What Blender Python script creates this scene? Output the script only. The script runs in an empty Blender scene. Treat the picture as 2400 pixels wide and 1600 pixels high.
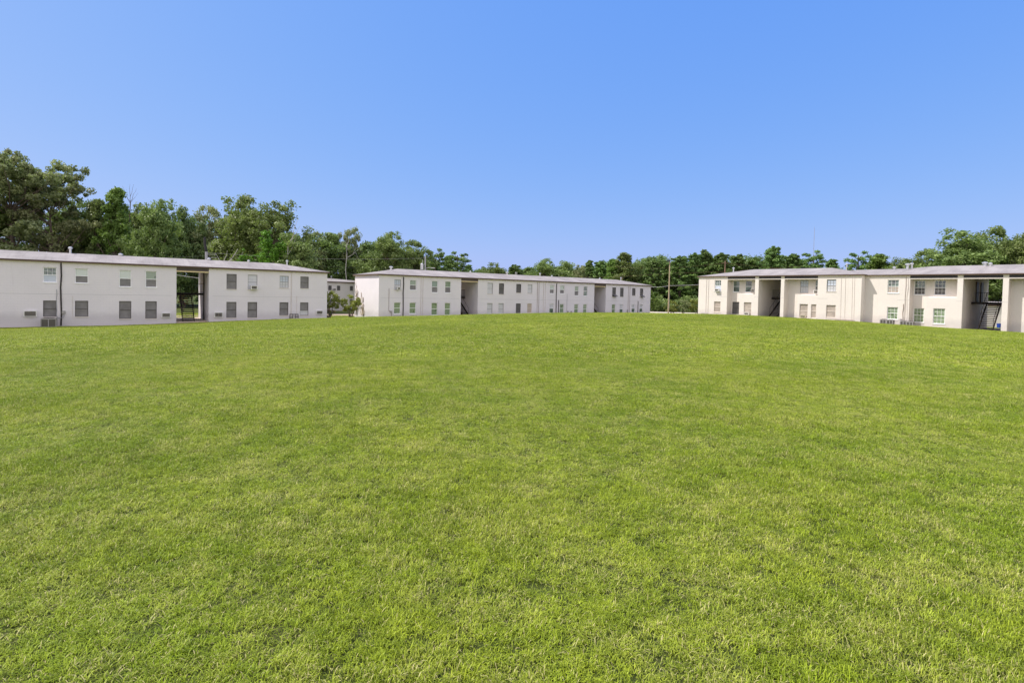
import bpy, math, random
import numpy as np
from mathutils import Vector, Matrix, Euler
R = math.radians
random.seed(7)
scene = bpy.context.scene
COL = scene.collection
H_EYE = 1.75

# ------------------------------------------------------------------ helpers
class MB:
    """collects polygons of one mesh"""
    def __init__(s):
        s.v = []; s.f = []; s.m = []
    def quad(s, a, b, c, d, m=0):
        n = len(s.v); s.v += [a, b, c, d]; s.f.append((n, n+1, n+2, n+3)); s.m.append(m)
    def poly(s, pts, m=0):
        n = len(s.v); s.v += list(pts); s.f.append(tuple(range(n, n+len(pts)))); s.m.append(m)
    def box(s, x0, x1, y0, y1, z0, z1, m=0):
        n = len(s.v)
        s.v += [(x0,y0,z0),(x1,y0,z0),(x1,y1,z0),(x0,y1,z0),(x0,y0,z1),(x1,y0,z1),(x1,y1,z1),(x0,y1,z1)]
        for f in ((0,3,2,1),(4,5,6,7),(0,1,5,4),(1,2,6,5),(2,3,7,6),(3,0,4,7)):
            s.f.append(tuple(n+i for i in f)); s.m.append(m)
    def tube(s, pts, r, seg=8, m=0, cap=True):
        pts = [Vector(p) for p in pts]
        rs = r if isinstance(r, (list, tuple)) else [r]*len(pts)
        rings = []
        for i, p in enumerate(pts):
            a = pts[max(0, i-1)]; b = pts[min(len(pts)-1, i+1)]
            t = (b-a).normalized() if (b-a).length > 1e-9 else Vector((0,0,1))
            u = t.orthogonal().normalized(); w = t.cross(u)
            if i and rings:
                pu = rings[-1][1]; u = (pu - t*pu.dot(t)).normalized(); w = t.cross(u)
            n = len(s.v)
            for k in range(seg):
                an = 2*math.pi*k/seg
                s.v.append(tuple(p + (u*math.cos(an) + w*math.sin(an))*rs[i]))
            rings.append((n, u))
        for i in range(len(rings)-1):
            a, b = rings[i][0], rings[i+1][0]
            for k in range(seg):
                k2 = (k+1) % seg
                s.f.append((a+k, a+k2, b+k2, b+k)); s.m.append(m)
        if cap:
            s.f.append(tuple(rings[0][0]+k for k in reversed(range(seg)))); s.m.append(m)
            s.f.append(tuple(rings[-1][0]+k for k in range(seg))); s.m.append(m)
    def build(s, name, mats, parent=None, loc=None, rz=None, smooth=False):
        me = bpy.data.meshes.new(name)
        me.from_pydata([tuple(v) for v in s.v], [], s.f)
        for m in (mats if isinstance(mats, (list, tuple)) else [mats]):
            me.materials.append(m)
        me.polygons.foreach_set('material_index', s.m)
        if smooth: me.polygons.foreach_set('use_smooth', [True]*len(s.f))
        me.update()
        o = bpy.data.objects.new(name, me); COL.objects.link(o)
        if parent is not None: o.parent = parent
        if loc is not None: o.location = loc
        if rz is not None: o.rotation_euler = (0, 0, rz)
        return o

def tag(o, label=None, cat=None, group=None, kind=None):
    if label: o['label'] = label
    if cat: o['category'] = cat
    if group: o['group'] = group
    if kind: o['kind'] = kind
    return o
def empty(name, loc, rz=0.0):
    o = bpy.data.objects.new(name, None); COL.objects.link(o)
    o.location = loc; o.rotation_euler = (0, 0, rz); o.empty_display_size = .3
    return o

# ------------------------------------------------------------------ materials
class NT:
    def __init__(s, name):
        s.mat = bpy.data.materials.new(name); s.mat.use_nodes = True
        s.t = s.mat.node_tree; s.n = s.t.nodes; s.n.clear()
        s.out = s.n.new('ShaderNodeOutputMaterial')
    def node(s, ty, **kw):
        n = s.n.new(ty)
        for k, v in kw.items():
            if k in n.inputs: n.inputs[k].default_value = v
            else: setattr(n, k, v)
        return n
    def link(s, a, b): s.t.links.new(a, b)
    def noise(s, scale, detail=3, rough=.55, vec=None, dist=0.0):
        n = s.node('ShaderNodeTexNoise'); n.inputs['Scale'].default_value = scale
        n.inputs['Detail'].default_value = detail; n.inputs['Roughness'].default_value = rough
        n.inputs['Distortion'].default_value = dist
        if vec is not None: s.link(vec, n.inputs['Vector'])
        return n.outputs['Fac']
    def ramp(s, fac, stops):
        n = s.node('ShaderNodeValToRGB'); e = n.color_ramp.elements
        while len(e) < len(stops): e.new(.5)
        for i, (p, c) in enumerate(stops):
            e[i].position = p; e[i].color = (c[0], c[1], c[2], 1) if hasattr(c, '__len__') else (c, c, c, 1)
        s.link(fac, n.inputs['Fac']); return n.outputs['Color']
    def mix(s, fac, a, b, mode='MIX'):
        n = s.node('ShaderNodeMix'); n.data_type = 'RGBA'; n.blend_type = mode
        for sock, val in ((n.inputs[0], fac), (n.inputs[6], a), (n.inputs[7], b)):
            if hasattr(val, 'is_linked'): s.link(val, sock)
            elif hasattr(val, '__len__'): sock.default_value = (val[0], val[1], val[2], 1)
            else: sock.default_value = val
        return n.outputs[2]
    def math(s, op, a, b=0.0, c=0.0, clamp=False):
        n = s.node('ShaderNodeMath'); n.operation = op; n.use_clamp = clamp
        for i, v in enumerate((a, b, c)):
            if hasattr(v, 'is_linked'): s.link(v, n.inputs[i])
            else: n.inputs[i].default_value = v
        return n.outputs[0]
    def bsdf(s, color, rough=.8, metal=0.0, spec=.3, normal=None):
        b = s.node('ShaderNodeBsdfPrincipled')
        if hasattr(color, 'is_linked'): s.link(color, b.inputs['Base Color'])
        else: b.inputs['Base Color'].default_value = (color[0], color[1], color[2], 1)
        if hasattr(rough, 'is_linked'): s.link(rough, b.inputs['Roughness'])
        else: b.inputs['Roughness'].default_value = rough
        b.inputs['Metallic'].default_value = metal
        b.inputs['Specular IOR Level'].default_value = spec
        if normal is not None: s.link(normal, b.inputs['Normal'])
        s.link(b.outputs[0], s.out.inputs['Surface']); return b
    def bump(s, h, strength=.3, dist=.02):
        n = s.node('ShaderNodeBump'); n.inputs['Strength'].default_value = strength
        n.inputs['Distance'].default_value = dist; s.link(h, n.inputs['Height']); return n.outputs['Normal']
    def obj(s): return s.node('ShaderNodeTexCoord').outputs['Object']
    def pos(s): return s.node('ShaderNodeNewGeometry').outputs['Position']
    def mapped(s, vec, scale=(1,1,1), loc=(0,0,0)):
        n = s.node('ShaderNodeMapping'); n.inputs['Scale'].default_value = scale; n.inputs['Location'].default_value = loc
        s.link(vec, n.inputs['Vector']); return n.outputs['Vector']
    def attr(s, name):
        n = s.node('ShaderNodeAttribute'); n.attribute_name = name; return n.outputs['Fac']

def flat(name, color, rough=.7, metal=0.0, var=.12, scale=6.0, spec=.3):
    t = NT(name)
    c = t.mix(t.math('MULTIPLY', t.noise(scale, 4, vec=t.obj()), 1.0), [x*(1-var) for x in color], [min(1, x*(1+var)) for x in color])
    t.bsdf(c, rough, metal, spec); return t.mat

def wall_mat(name, base, seed, foot_z=-1.5):
    t = NT(name)
    o = t.obj()
    big = t.noise(.35, 4, .6, vec=t.mapped(o, (1,1,1.3), (seed,0,0)))
    fine = t.noise(9.0, 5, .6, vec=o)
    c = t.mix(t.ramp(big, [(.3, 0), (.7, 1)]), [x*.95 for x in base], [x*1.03 for x in base])
    c = t.mix(t.ramp(fine, [(.35, 0), (.75, .18)]), c, [x*.82 for x in base])
    # painted block: faint coursing
    bt = t.node('ShaderNodeTexBrick'); bt.inputs['Scale'].default_value = 1.0
    bt.inputs['Brick Width'].default_value = .42; bt.inputs['Row Height'].default_value = .21
    bt.inputs['Mortar Size'].default_value = .012; bt.inputs['Mortar Smooth'].default_value = .6
    # map (x+y, z) so that courses show on every wall
    sx = t.node('ShaderNodeSeparateXYZ'); t.link(o, sx.inputs[0])
    cb = t.node('ShaderNodeCombineXYZ'); t.link(t.math('ADD', sx.outputs[0], sx.outputs[1]), cb.inputs[0]); t.link(sx.outputs[2], cb.inputs[1])
    t.link(cb.outputs[0], bt.inputs['Vector'])
    c = t.mix(t.math('MULTIPLY', bt.outputs['Fac'], .16), c, [x*.7 for x in base])
    # damp dirt splashed along the foot of the wall and runs with their own ragged outline
    foot = t.math('SUBTRACT', 1.0, t.math('MULTIPLY', t.math('ADD', t.math('SUBTRACT', sx.outputs[2], foot_z), t.math('MULTIPLY', t.noise(1.2, 5, .7, vec=o), -.9)), 1.8), clamp=True)
    c = t.mix(t.math('MULTIPLY', foot, .42), c, (.42, .40, .40))
    run = t.ramp(t.noise(1.0, 4, .7, vec=t.mapped(o, (2.6, 2.6, .16), (seed*3, 1, 0))), [(.6, 0), (.78, 1)])
    c = t.mix(t.math('MULTIPLY', run, .22), c, (.42, .38, .34))
    h = t.math('SUBTRACT', t.noise(30, 3, vec=o), t.math('MULTIPLY', bt.outputs['Fac'], .7))
    t.bsdf(c, .85, 0, .2, t.bump(h, .35, .012)); return t.mat

M = {}
M['wall_shade'] = wall_mat('painted_block_white', (.755, .715, .735), 1)
M['wall_cream'] = wall_mat('painted_block_cream', (.75, .695, .645), 5, -.6)
M['wall_far'] = wall_mat('painted_block_grey', (.82, .78, .76), 9, -2.3)
M['soffit'] = flat('soffit_ochre', (.74, .60, .36), .8)
M['beam'] = flat('beam_brown', (.11, .085, .085), .6)
M['beam_dark'] = flat('beam_dark', (.055, .05, .06), .5)
M['trim'] = flat('trim_cream', (.72, .66, .60), .6)
M['fascia'] = flat('fascia_brown', (.10, .062, .05), .6)
M['white_frame'] = flat('vinyl_white', (.90, .90, .90), .35, var=.04)
M['dark_frame'] = flat('bronze_frame', (.09, .08, .08), .4, .3)
M['grey_frame'] = flat('grey_frame', (.38, .38, .38), .5)
M['galv'] = flat('galvanised_metal', (.62, .62, .62), .35, .6)
M['iron'] = flat('dark_iron', (.018, .013, .011), .7, .0)
M['pipe_black'] = flat('black_pipe', (.03, .024, .022), .5)
M['pipe_tan'] = flat('painted_pipe', (.62, .55, .50), .6)
M['pipe_grey'] = flat('grey_pipe', (.36, .36, .38), .6)
M['door'] = flat('door_dark', (.07, .045, .035), .5)
M['louvre'] = flat('ac_louvre', (.16, .15, .13), .5)
M['ac_tan'] = flat('ac_tan', (.55, .50, .36), .5)
M['ac_white'] = flat('ac_white', (.72, .71, .68), .5)
M['ac_grey'] = flat('condenser_grey', (.36, .34, .33), .5, .2)
M['concrete'] = flat('concrete', (.58, .47, .36), .9, var=.2)
M['wood_pole'] = flat('pole_wood', (.42, .33, .22), .9, var=.3, scale=3)
M['wood_dark'] = flat('pole_wood_dark', (.20, .13, .09), .9, var=.3, scale=3)
M['wire'] = flat('cable_grey', (.45, .45, .44), .6)
M['wire_dark'] = flat('cable_dark', (.06, .06, .06), .6)
M['blue_bin'] = flat('bin_blue', (.02, .06, .35), .4)
M['mast'] = flat('mast_grey', (.35, .36, .42), .5)

def screen_mat(name, base):
    t = NT(name); o = t.obj()
    sx = t.node('ShaderNodeSeparateXYZ'); t.link(o, sx.inputs[0])
    n = t.noise(2.5, 3, vec=o)
    rnd = t.node('ShaderNodeObjectInfo').outputs['Random']
    c = t.mix(t.ramp(n, [(.3, 0), (.7, 1)]), [x*.8 for x in base], [x*1.25 for x in base])
    c = t.mix(t.math('MULTIPLY', rnd, .35), c, [x*.55 for x in base])
    w = t.math('SINE', t.math('MULTIPLY', sx.outputs[2], 75.0))
    c = t.mix(t.math('MULTIPLY', t.math('ADD', w, 1.0), .08), c, (.6, .58, .55))
    t.bsdf(c, .6, 0, .25); return t.mat
def glass_mat(name, base, curtain_and_reflection, amount):
    t = NT(name); o = t.obj(); rnd = t.node('ShaderNodeObjectInfo').outputs['Random']
    cb = t.node('ShaderNodeVectorMath'); cb.operation = 'ADD'
    t.link(o, cb.inputs[0]); rr = t.node('ShaderNodeCombineXYZ'); t.link(t.math('MULTIPLY', rnd, 40.0), rr.inputs[0]); t.link(rr.outputs[0], cb.inputs[1])
    n = t.noise(1.6, 3, .5, vec=cb.outputs[0], dist=.6)
    c = t.mix(t.ramp(n, [(.5-amount*.3, 0), (.56-amount*.3, 1)]), base, curtain_and_reflection)  # second tone: curtains, and painted lawn reflection in the green panes
    b = t.bsdf(c, .07, 0, .8); b.inputs['Coat Weight'].default_value = .6; b.inputs['Coat Roughness'].default_value = .03
    return t.mat
def blind_mat(name, base, dark, pitch=42.0, amt=.35):
    t = NT(name); o = t.obj()
    sx = t.node('ShaderNodeSeparateXYZ'); t.link(o, sx.inputs[0])
    w = t.ramp(t.math('ADD', t.math('MULTIPLY', t.math('SINE', t.math('MULTIPLY', sx.outputs[2], pitch)), .5), .5), [(.1, 1), (.5, 0)])
    n = t.noise(3, 3, vec=o)
    c = t.mix(t.math('MULTIPLY', w, amt), base, dark)
    c = t.mix(t.ramp(n, [(.45, 0), (.7, .3)]), c, dark)
    b = t.bsdf(c, .3, 0, .5); b.inputs['Coat Weight'].default_value = .3; b.inputs['Coat Roughness'].default_value = .05
    return t.mat
M['screen'] = screen_mat('insect_screen', (.19, .18, .18))
M['screen_dark'] = screen_mat('insect_screen_dark', (.09, .085, .085))
M['screen_tan'] = screen_mat('insect_screen_tan', (.40, .34, .29))
M['glass_dark'] = glass_mat('glass_dark', (.03, .045, .04), (.10, .15, .12), .3)
M['glass_green'] = glass_mat('glass_green', (.07, .11, .065), (.20, .27, .18), .6)  # green of the mirrored lawn painted into the pane colour
M['glass_painted_lawn'] = glass_mat('glass_painted_lawn', (.10, .155, .07), (.24, .31, .20), .45)  # lawn reflection painted in as pane colour
M['glass_pale'] = glass_mat('glass_pale', (.10, .17, .12), (.52, .58, .52), .8)
M['blind'] = blind_mat('blind_white', (.62, .62, .64), (.36, .37, .40))
M['blind_blue'] = blind_mat('blind_blue', (.55, .60, .68), (.38, .42, .50))
M['blind_tan'] = blind_mat('blind_tan', (.50, .42, .35), (.36, .30, .25), 60.0)

# roof shingles: weathered mauve grey
t = NT('roof_shingle'); o = t.obj()
big = t.noise(.5, 5, .65, vec=t.mapped(o, (1, .35, 1)))
fine = t.noise(14, 4, .7, vec=o)
streak = t.noise(1.0, 5, .7, vec=t.mapped(o, (1.3, .18, .2)))
c = t.mix(t.ramp(big, [(.3, 0), (.7, 1)]), (.27, .25, .243), (.42, .39, .375))
c = t.mix(t.ramp(streak, [(.5, 0), (.72, .5)]), c, (.17, .15, .145))
c = t.mix(t.ramp(fine, [(.3, .35), (.7, 0)]), c, (.16, .14, .15))
bt = t.node('ShaderNodeTexBrick'); bt.inputs['Scale'].default_value = 1.0
bt.inputs['Brick Width'].default_value = .9; bt.inputs['Row Height'].default_value = .28; bt.inputs['Mortar Size'].default_value = .015
bt.inputs['Color1'].default_value = (.0, .0, .0, 1); bt.inputs['Color2'].default_value = (1, 1, 1, 1)
t.link(o, bt.inputs['Vector'])
c = t.mix(t.math('MULTIPLY', bt.outputs['Fac'], .25), c, (.13, .11, .12))
c = t.mix(.10, c, bt.outputs['Color'], 'OVERLAY')
t.bsdf(c, .9, 0, .2, t.bump(fine, .4, .01)); M['roof'] = t.mat

# ------------------------------------------------------------------ terrain
CP = [ # x, y, z survey points of the mown mound and the land round it
 (0,0,0),(-12,2,0),(12,2,0),(0,12,.02),(-14,14,-.15),(15,14,.02),(0,24,.05),(-12,24,-.18),(14,26,.1),(0,-15,0),(-25,-10,-.2),(25,-10,0),
 (26,20,-.1),(-28,22,-.95),(-20,28,-.62),(-20,36,-.95),(-9,33,-.25),(0,34,.03),(9,36,.17),(18,36,.2),(28,34,-.02),
 (-15.5,42,-.62),(-9.5,44,-.42),(-4,44,-.18),(0,45,-.03),(5,45.5,.14),(10,46,.24),(14,47,.24),(18,47,.2),(24,46,.02),
 (-40.7,41.5,-1.86),(-31.2,48.6,-1.76),(-29.2,50.3,-1.62),(-20.1,56.9,-1.42),(-15.6,61.2,-1.45),(-7.5,67,-1.4),(-5.6,68.7,-1.4),(14,83,-1.35),(24,91,-1.3),
 (-36,62,-1.78),(-26,66,-1.7),(-19,62,-1.55),(-10,56,-1.0),(0,58,-.65),(10,62,-.5),(14,60,-.25),(19,60,-.16),(23,60,-.12),(20,72,-.7),(26,74,-.75),(25,84,-1.0),
 (24.6,69.4,-.46),(27.2,66.2,-.36),(29.6,63,-.33),(33.6,57.9,-.33),(36.2,54.6,-.40),(37.1,53.5,-.46),
 (39.4,52.2,-.56),(41.8,49,-.69),(43.6,46.6,-.71),(46,43,-.72),(50,36,-.7),(36,40,-.25),(44,55,-.8),(50,62,-1.0),(60,72,-1.3),
 (-45,90,-2.1),(-30,100,-2.3),(-10,95,-1.9),(20,104,-1.45),(40,118,-1.45),(34,100,-1.3),(60,100,-1.5),(-80,80,-2.2),(90,60,-1.4),(-60,40,-1.95),(-50,10,-1.2),(60,10,-.6),
 (0,-60,-.8),(-80,-40,-1.2),(80,-40,-.8),(0,140,-1.9),(-90,130,-2.2),(90,130,-1.6)]
CP = np.array(CP, float); CC = 6.0
def _rbf(d2): return np.sqrt(d2 + CC*CC)
_A = _rbf(((CP[:, None, :2]-CP[None, :, :2])**2).sum(-1)) + np.eye(len(CP))*-.35
_n = len(CP); _K = np.zeros((_n+1, _n+1)); _K[:_n, :_n] = _A; _K[_n, :_n] = 1; _K[:_n, _n] = 1
_W = np.linalg.solve(_K, np.append(CP[:, 2], 0))
def ground_np(x, y):
    x = np.asarray(x, float); y = np.asarray(y, float); sh = x.shape; x = x.ravel(); y = y.ravel()
    z = np.empty_like(x)
    for i in range(0, len(x), 20000):
        xx, yy = x[i:i+20000], y[i:i+20000]
        z[i:i+20000] = _rbf((xx[:, None]-CP[None, :, 0])**2 + (yy[:, None]-CP[None, :, 1])**2) @ _W[:-1] + _W[-1]
    r = np.sqrt(x*x+y*y); k = np.clip((r-130)/60, 0, 1); k = k*k*(3-2*k)
    z = z*(1-k) + -1.8*k
    # gentle unevenness of real turf
    z = z + .012*np.sin(x*.9+1.3*np.sin(y*.35))*np.sin(y*.7+.6*np.sin(x*.5)) + .02*np.sin(x*.31+2)*np.sin(y*.27)
    return z.reshape(sh)
def ground(x, y): return float(ground_np(np.array([x]), np.array([y]))[0])
SUN_E = 3.8; SKY_E = .15; SKY_DUST = 1.0; SKY_OZ = 2.0; EXPO = .38; ROLL_SIGN = 1
SKY_GRADE = ((.475, .78), (.545, .43), (.94, .06)); FILL_CLOUD = (1.32, 1.24, 1.28)
TREES = [
    ('oak_airy', -87.8, 92.0, 25.22, 7.85, 'oak_tree', 'tallest oak at the left edge, its airy crown highest above the long shaded building'),
    ('oak_airy', -84.4, 96.0, 25.4, 6.39, 'oak_tree', 'tall feathery oak leaning out over open sky beside the tallest left tree'),
    ('oak_b', -86.4, 104.0, 18.81, 4.22, 'oak_tree', 'grey green broadleaf tree tucked under the overhanging crown at the left'),
    ('tall_a', -79.0, 100.0, 17.92, 3.25, 'broadleaf_tree', 'dark tree in the dip between the tall left oaks and the bright leafy spire'),
    ('tall_b', -73.8, 98.0, 19.88, 3.34, 'broadleaf_tree', 'bright green narrow tree with large leaves forming a spire beside the bare twigs'),
    ('oak_b', -75.4, 106.0, 18.74, 3.62, 'oak_tree', 'olive tree just right of the bare dead twigs'),
    ('oak_c', -64.4, 96.0, 18.38, 4.52, 'oak_tree', 'rounded olive oak with a forked trunk above the roof near the open stairwell'),
    ('oak_b', -63.9, 102.0, 17.63, 3.98, 'oak_tree', 'dark oak standing above the stairwell opening of the left building'),
    ('oak_a', -61.1, 106.0, 18.89, 4.48, 'oak_tree', 'grey green oak behind the charred snag'),
    ('oak_a', -47.8, 93.0, 18.86, 5.67, 'oak_tree', 'left half of the broad high oak crown above the vine covered tree'),
    ('oak_c', -40.0, 89.0, 17.25, 5.64, 'oak_tree', 'right half of the broad high oak crown that slopes down to the right'),
    ('oak_b', -34.2, 81.0, 10.56, 3.42, 'broadleaf_tree', 'lower round topped pale green tree above the hipped end of the left roof'),
    ('oak_a', -44.5, 118.0, 15.27, 4.03, 'oak_tree', 'yellowish green tree behind the round topped tree at the end of the left roof'),
    ('tall_a', -41.2, 120.0, 14.62, 3.31, 'broadleaf_tree', 'tree above the gap between the left and middle buildings'),
    ('oak_a', -37.7, 123.0, 17.03, 3.6, 'broadleaf_tree', 'pointed tall tree with dead grey branches above the gap between buildings'),
    ('oak_b', -32.6, 120.0, 13.27, 3.9, 'oak_tree', 'low oak filling the space left of the dense rounded oak'),
    ('oak_c', -24.1, 102.0, 13.92, 4.81, 'oak_tree', 'dense rounded oak above the left end of the middle building'),
    ('oak_a', -20.2, 106.0, 12.63, 4.13, 'oak_tree', 'dark oak directly behind the transformer pole'),
    ('pine_b', -17.0, 116.0, 10.77, 2.26, 'pine_tree', 'pine rising just right of the transformer pole'),
    ('pine_a', -15.8, 128.0, 10.32, 1.87, 'pine_tree', 'small pine between two taller pines right of the transformer pole'),
    ('pine_b', -12.5, 118.0, 10.46, 2.49, 'pine_tree', 'airy pine with open branches at the end of the tall tree line'),
    ('pine_a', -11.9, 140.0, 8.98, 1.82, 'pine_tree', 'short pine at the low point of the skyline over the middle building'),
    ('oak_b', -8.2, 140.0, 9.06, 2.73, 'broadleaf_tree', 'low tree left of the round pine top over the middle roof'),
    ('oak_b', -4.7, 136.0, 9.92, 3.31, 'broadleaf_tree', 'round topped low tree above the first open passage of the middle building'),
    ('pine_a', 0.6, 146.0, 9.58, 2.61, 'pine_tree', 'low pine behind the roof antenna of the middle building'),
    ('pine_a', 3.9, 142.0, 8.64, 2.08, 'pine_tree', 'lowest pine just left of the wide dark oak over the middle roof'),
    ('oak_c', 7.5, 128.0, 11.05, 4.58, 'oak_tree', 'wide dark oak standing above the centre of the middle roof'),
    ('oak_b', 12.9, 130.0, 10.48, 4.01, 'oak_tree', 'right shoulder of the dark clump over the centre of the middle roof'),
    ('oak_a', 17.3, 134.0, 9.86, 2.83, 'broadleaf_tree', 'dark low tree between the wide oak and the small round pine'),
    ('pine_a', 19.9, 138.0, 10.7, 2.02, 'pine_tree', 'small round topped pine over the right third of the middle roof'),
    ('pine_a', 22.7, 136.0, 10.42, 2.65, 'pine_tree', 'pine left of the yellowish tree over the second passage'),
    ('tall_b', 25.0, 130.0, 10.96, 2.75, 'broadleaf_tree', 'yellowish green tree over the second open passage'),
    ('tall_a', 27.1, 128.0, 12.32, 3.33, 'broadleaf_tree', 'highest pale green crown above the right end of the middle building'),
    ('oak_b', 31.0, 130.0, 10.46, 2.75, 'broadleaf_tree', 'dark tree above the right hip of the middle roof'),
    ('pine_c', 33.6, 126.0, 10.48, 2.87, 'pine_tree', 'dark pine left of the tall wooden pole'),
    ('pine_a', 37.7, 130.0, 10.61, 2.53, 'pine_tree', 'pine directly behind the top of the tall wooden pole'),
    ('pine_c', 39.9, 126.0, 11.44, 3.28, 'pine_tree', 'broad pine in the gap right of the tall wooden pole'),
    ('pine_c', 44.1, 128.0, 12.29, 3.12, 'pine_tree', 'pine over the far left corner of the cream building'),
    ('pine_a', 47.4, 130.0, 13.35, 2.53, 'pine_tree', 'taller spiky pine just behind the left roof slope of the cream building'),
    ('pine_c', 49.7, 126.0, 12.27, 3.28, 'pine_tree', 'pine behind the second brown utility pole'),
    ('pine_c', 54.7, 128.0, 12.22, 3.12, 'pine_tree', 'flat topped pine right of the second brown utility pole'),
    ('pine_a', 59.5, 130.0, 11.73, 2.75, 'pine_tree', 'lower pine above the left part of the cream building roof'),
    ('pine_a', 61.1, 124.0, 13.98, 2.82, 'pine_tree', 'highest spiky pine over the cream building, left of the radio mast'),
    ('pine_c', 67.9, 128.0, 12.62, 3.33, 'pine_tree', 'pine between the highest spiky pine and the radio mast'),
    ('pine_b', 71.9, 126.0, 13.07, 2.66, 'pine_tree', 'open crowned pine in front of the radio mast'),
    ('pine_a', 78.5, 130.0, 11.74, 2.53, 'pine_tree', 'last small pine before the clear sky over the middle of the cream roof'),
    ('pine_b', 72.1, 110.0, 11.75, 2.14, 'pine_tree', 'airy pine at the left start of the right hand tree group'),
    ('tall_b', 72.3, 104.0, 11.3, 3.55, 'broadleaf_tree', 'yellow green tree over the roof dip between the two cream blocks'),
    ('oak_b', 72.2, 98.0, 10.36, 2.87, 'broadleaf_tree', 'mid green tree behind the tallest roof vent of the cream buildings'),
    ('oak_a', 72.6, 92.0, 11.73, 3.74, 'oak_tree', 'sloping oak shoulder left of the biggest right hand oak'),
    ('oak_c', 75.2, 88.0, 14.83, 6.0, 'oak_tree', 'biggest oak at the right, a broad dome above the near cream block'),
    ('oak_a', 83.7, 92.0, 15.99, 4.63, 'oak_tree', 'high right side crown beside the biggest right hand oak'),
    ('oak_c', 81.3, 84.0, 14.05, 4.23, 'oak_tree', 'oak cut off by the right edge of the view'),
    ('oak_b', 90.4, 88.0, 15.74, 4.29, 'oak_tree', 'oak beyond the right edge of the cream block'),
    ('oak_b', -94.8, 92.0, 21.01, 5.98, 'oak_tree', 'oak just beyond the left edge of the view'),
]
# lawn sheet, shade between the blades painted in as dark colour
t = NT('lawn_turf'); p = t.pos()
n1 = t.noise(.22, 4, .6, vec=p); n2 = t.noise(1.4, 4, .65, vec=p); n3 = t.noise(26, 5, .75, vec=p); n4 = t.noise(120, 3, .7, vec=p)
c = t.mix(t.ramp(n1, [(.35, 0), (.65, 1)]), (.045, .062, .014), (.08, .095, .024))
c = t.mix(t.ramp(n2, [(.45, 0), (.75, .7)]), c, (.12, .11, .045))
c = t.mix(t.ramp(n3, [(.35, .6), (.6, 0)]), c, (.06, .09, .018))
c = t.mix(t.ramp(n4, [(.5, 0), (.75, .5)]), c, (.13, .14, .045))
t.bsdf(c, .95, 0, .1, t.bump(n3, .8, .03)); M['turf'] = t.mat
def axis(lo, hi, fine_lo, fine_hi, step, grow=1.18):
    a = list(np.arange(fine_lo, fine_hi+1e-6, step)); s = step
    while a[-1] < hi: s *= grow; a.append(min(hi, a[-1]+s))
    s = step; b = []
    cur = a[0]
    while cur > lo: s *= grow; cur = max(lo, cur-s); b.append(cur)
    return np.array(b[::-1]+a)
gx = axis(-900, 900, -60, 70, 1.25); gy = axis(-300, 900, -4, 100, 1.25)
GX, GY = np.meshgrid(gx, gy); GZ = ground_np(GX, GY)
def grid_mesh(name, X, Y, Z, mat):
    h, w = X.shape
    co = np.stack([X.ravel(), Y.ravel(), Z.ravel()], 1).astype(np.float32)
    idx = np.arange(h*w).reshape(h, w)
    q = np.stack([idx[:-1, :-1].ravel(), idx[:-1, 1:].ravel(), idx[1:, 1:].ravel(), idx[1:, :-1].ravel()], 1)
    me = quads_mesh(name, co, q, mat, smooth=True)
    o = bpy.data.objects.new(name, me); COL.objects.link(o); return o
def quads_mesh(name, co, q, mat, smooth=False, attrs=None):
    me = bpy.data.meshes.new(name); k = q.shape[1]
    me.vertices.add(len(co)); me.vertices.foreach_set('co', np.ascontiguousarray(co, np.float32).ravel())
    me.loops.add(q.size); me.loops.foreach_set('vertex_index', np.ascontiguousarray(q, np.int32).ravel())
    me.polygons.add(len(q)); me.polygons.foreach_set('loop_start', np.arange(0, q.size, k, dtype=np.int32))
    if smooth: me.polygons.foreach_set('use_smooth', np.ones(len(q), bool))
    for nm, dom, arr in (attrs or []):
        a = me.attributes.new(nm, 'FLOAT', dom); a.data.foreach_set('value', np.ascontiguousarray(arr, np.float32))
    if mat is not None: me.materials.append(mat)
    me.update(calc_edges=True); return me
lawn = grid_mesh('lawn', GX, GY, GZ, M['turf']); tag(lawn, 'broad mown green lawn rising to a low mound', kind='structure')

# drives: sheets 4 cm above the turf following it
t = NT('drive_asphalt'); p = t.pos()
c = t.mix(t.noise(.6, 5, .7, vec=p), (.36, .27, .22), (.50, .40, .33))
c = t.mix(t.ramp(t.noise(18, 4, .7, vec=p), [(.4, .3), (.6, 0)]), c, (.2, .15, .12))
t.bsdf(c, .95, 0, .15); M['drive'] = t.mat
t = NT('road_concrete'); p = t.pos()
c = t.mix(t.noise(.5, 5, .7, vec=p), (.50, .44, .36), (.62, .55, .46)); t.bsdf(c, .95, 0, .15); M['road'] = t.mat
def strip(name, pts, width, mat, lift=.04):
    P = [Vector((a, b, 0)) for a, b in pts]; Q = []
    for i in range(len(P)-1):
        n = max(2, int((P[i+1]-P[i]).length/3))
        for k in range(n): Q.append(P[i].lerp(P[i+1], k/n))
    Q.append(P[-1]); X = []; Y = []
    for i, q in enumerate(Q):
        d = (Q[min(i+1, len(Q)-1)]-Q[max(i-1, 0)]).normalized(); s = Vector((-d.y, d.x, 0))
        row = [q + s*width*(k/4-.5) for k in range(5)]
        X.append([v.x for v in row]); Y.append([v.y for v in row])
    X = np.array(X); Y = np.array(Y); Z = ground_np(X, Y)+lift
    o = grid_mesh(name, X, Y, Z, mat); tag(o, kind='structure'); return o
strip('drive', [(-75, 37), (-52, 52), (-34, 65.5), (-18, 77.5), (-2, 89.5), (16, 104), (30, 113)], 9.0, M['drive'])
strip('road', [(0, 103), (24, 104.5), (40, 103), (58, 99), (90, 92)], 8.0, M['road'], .06)

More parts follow.
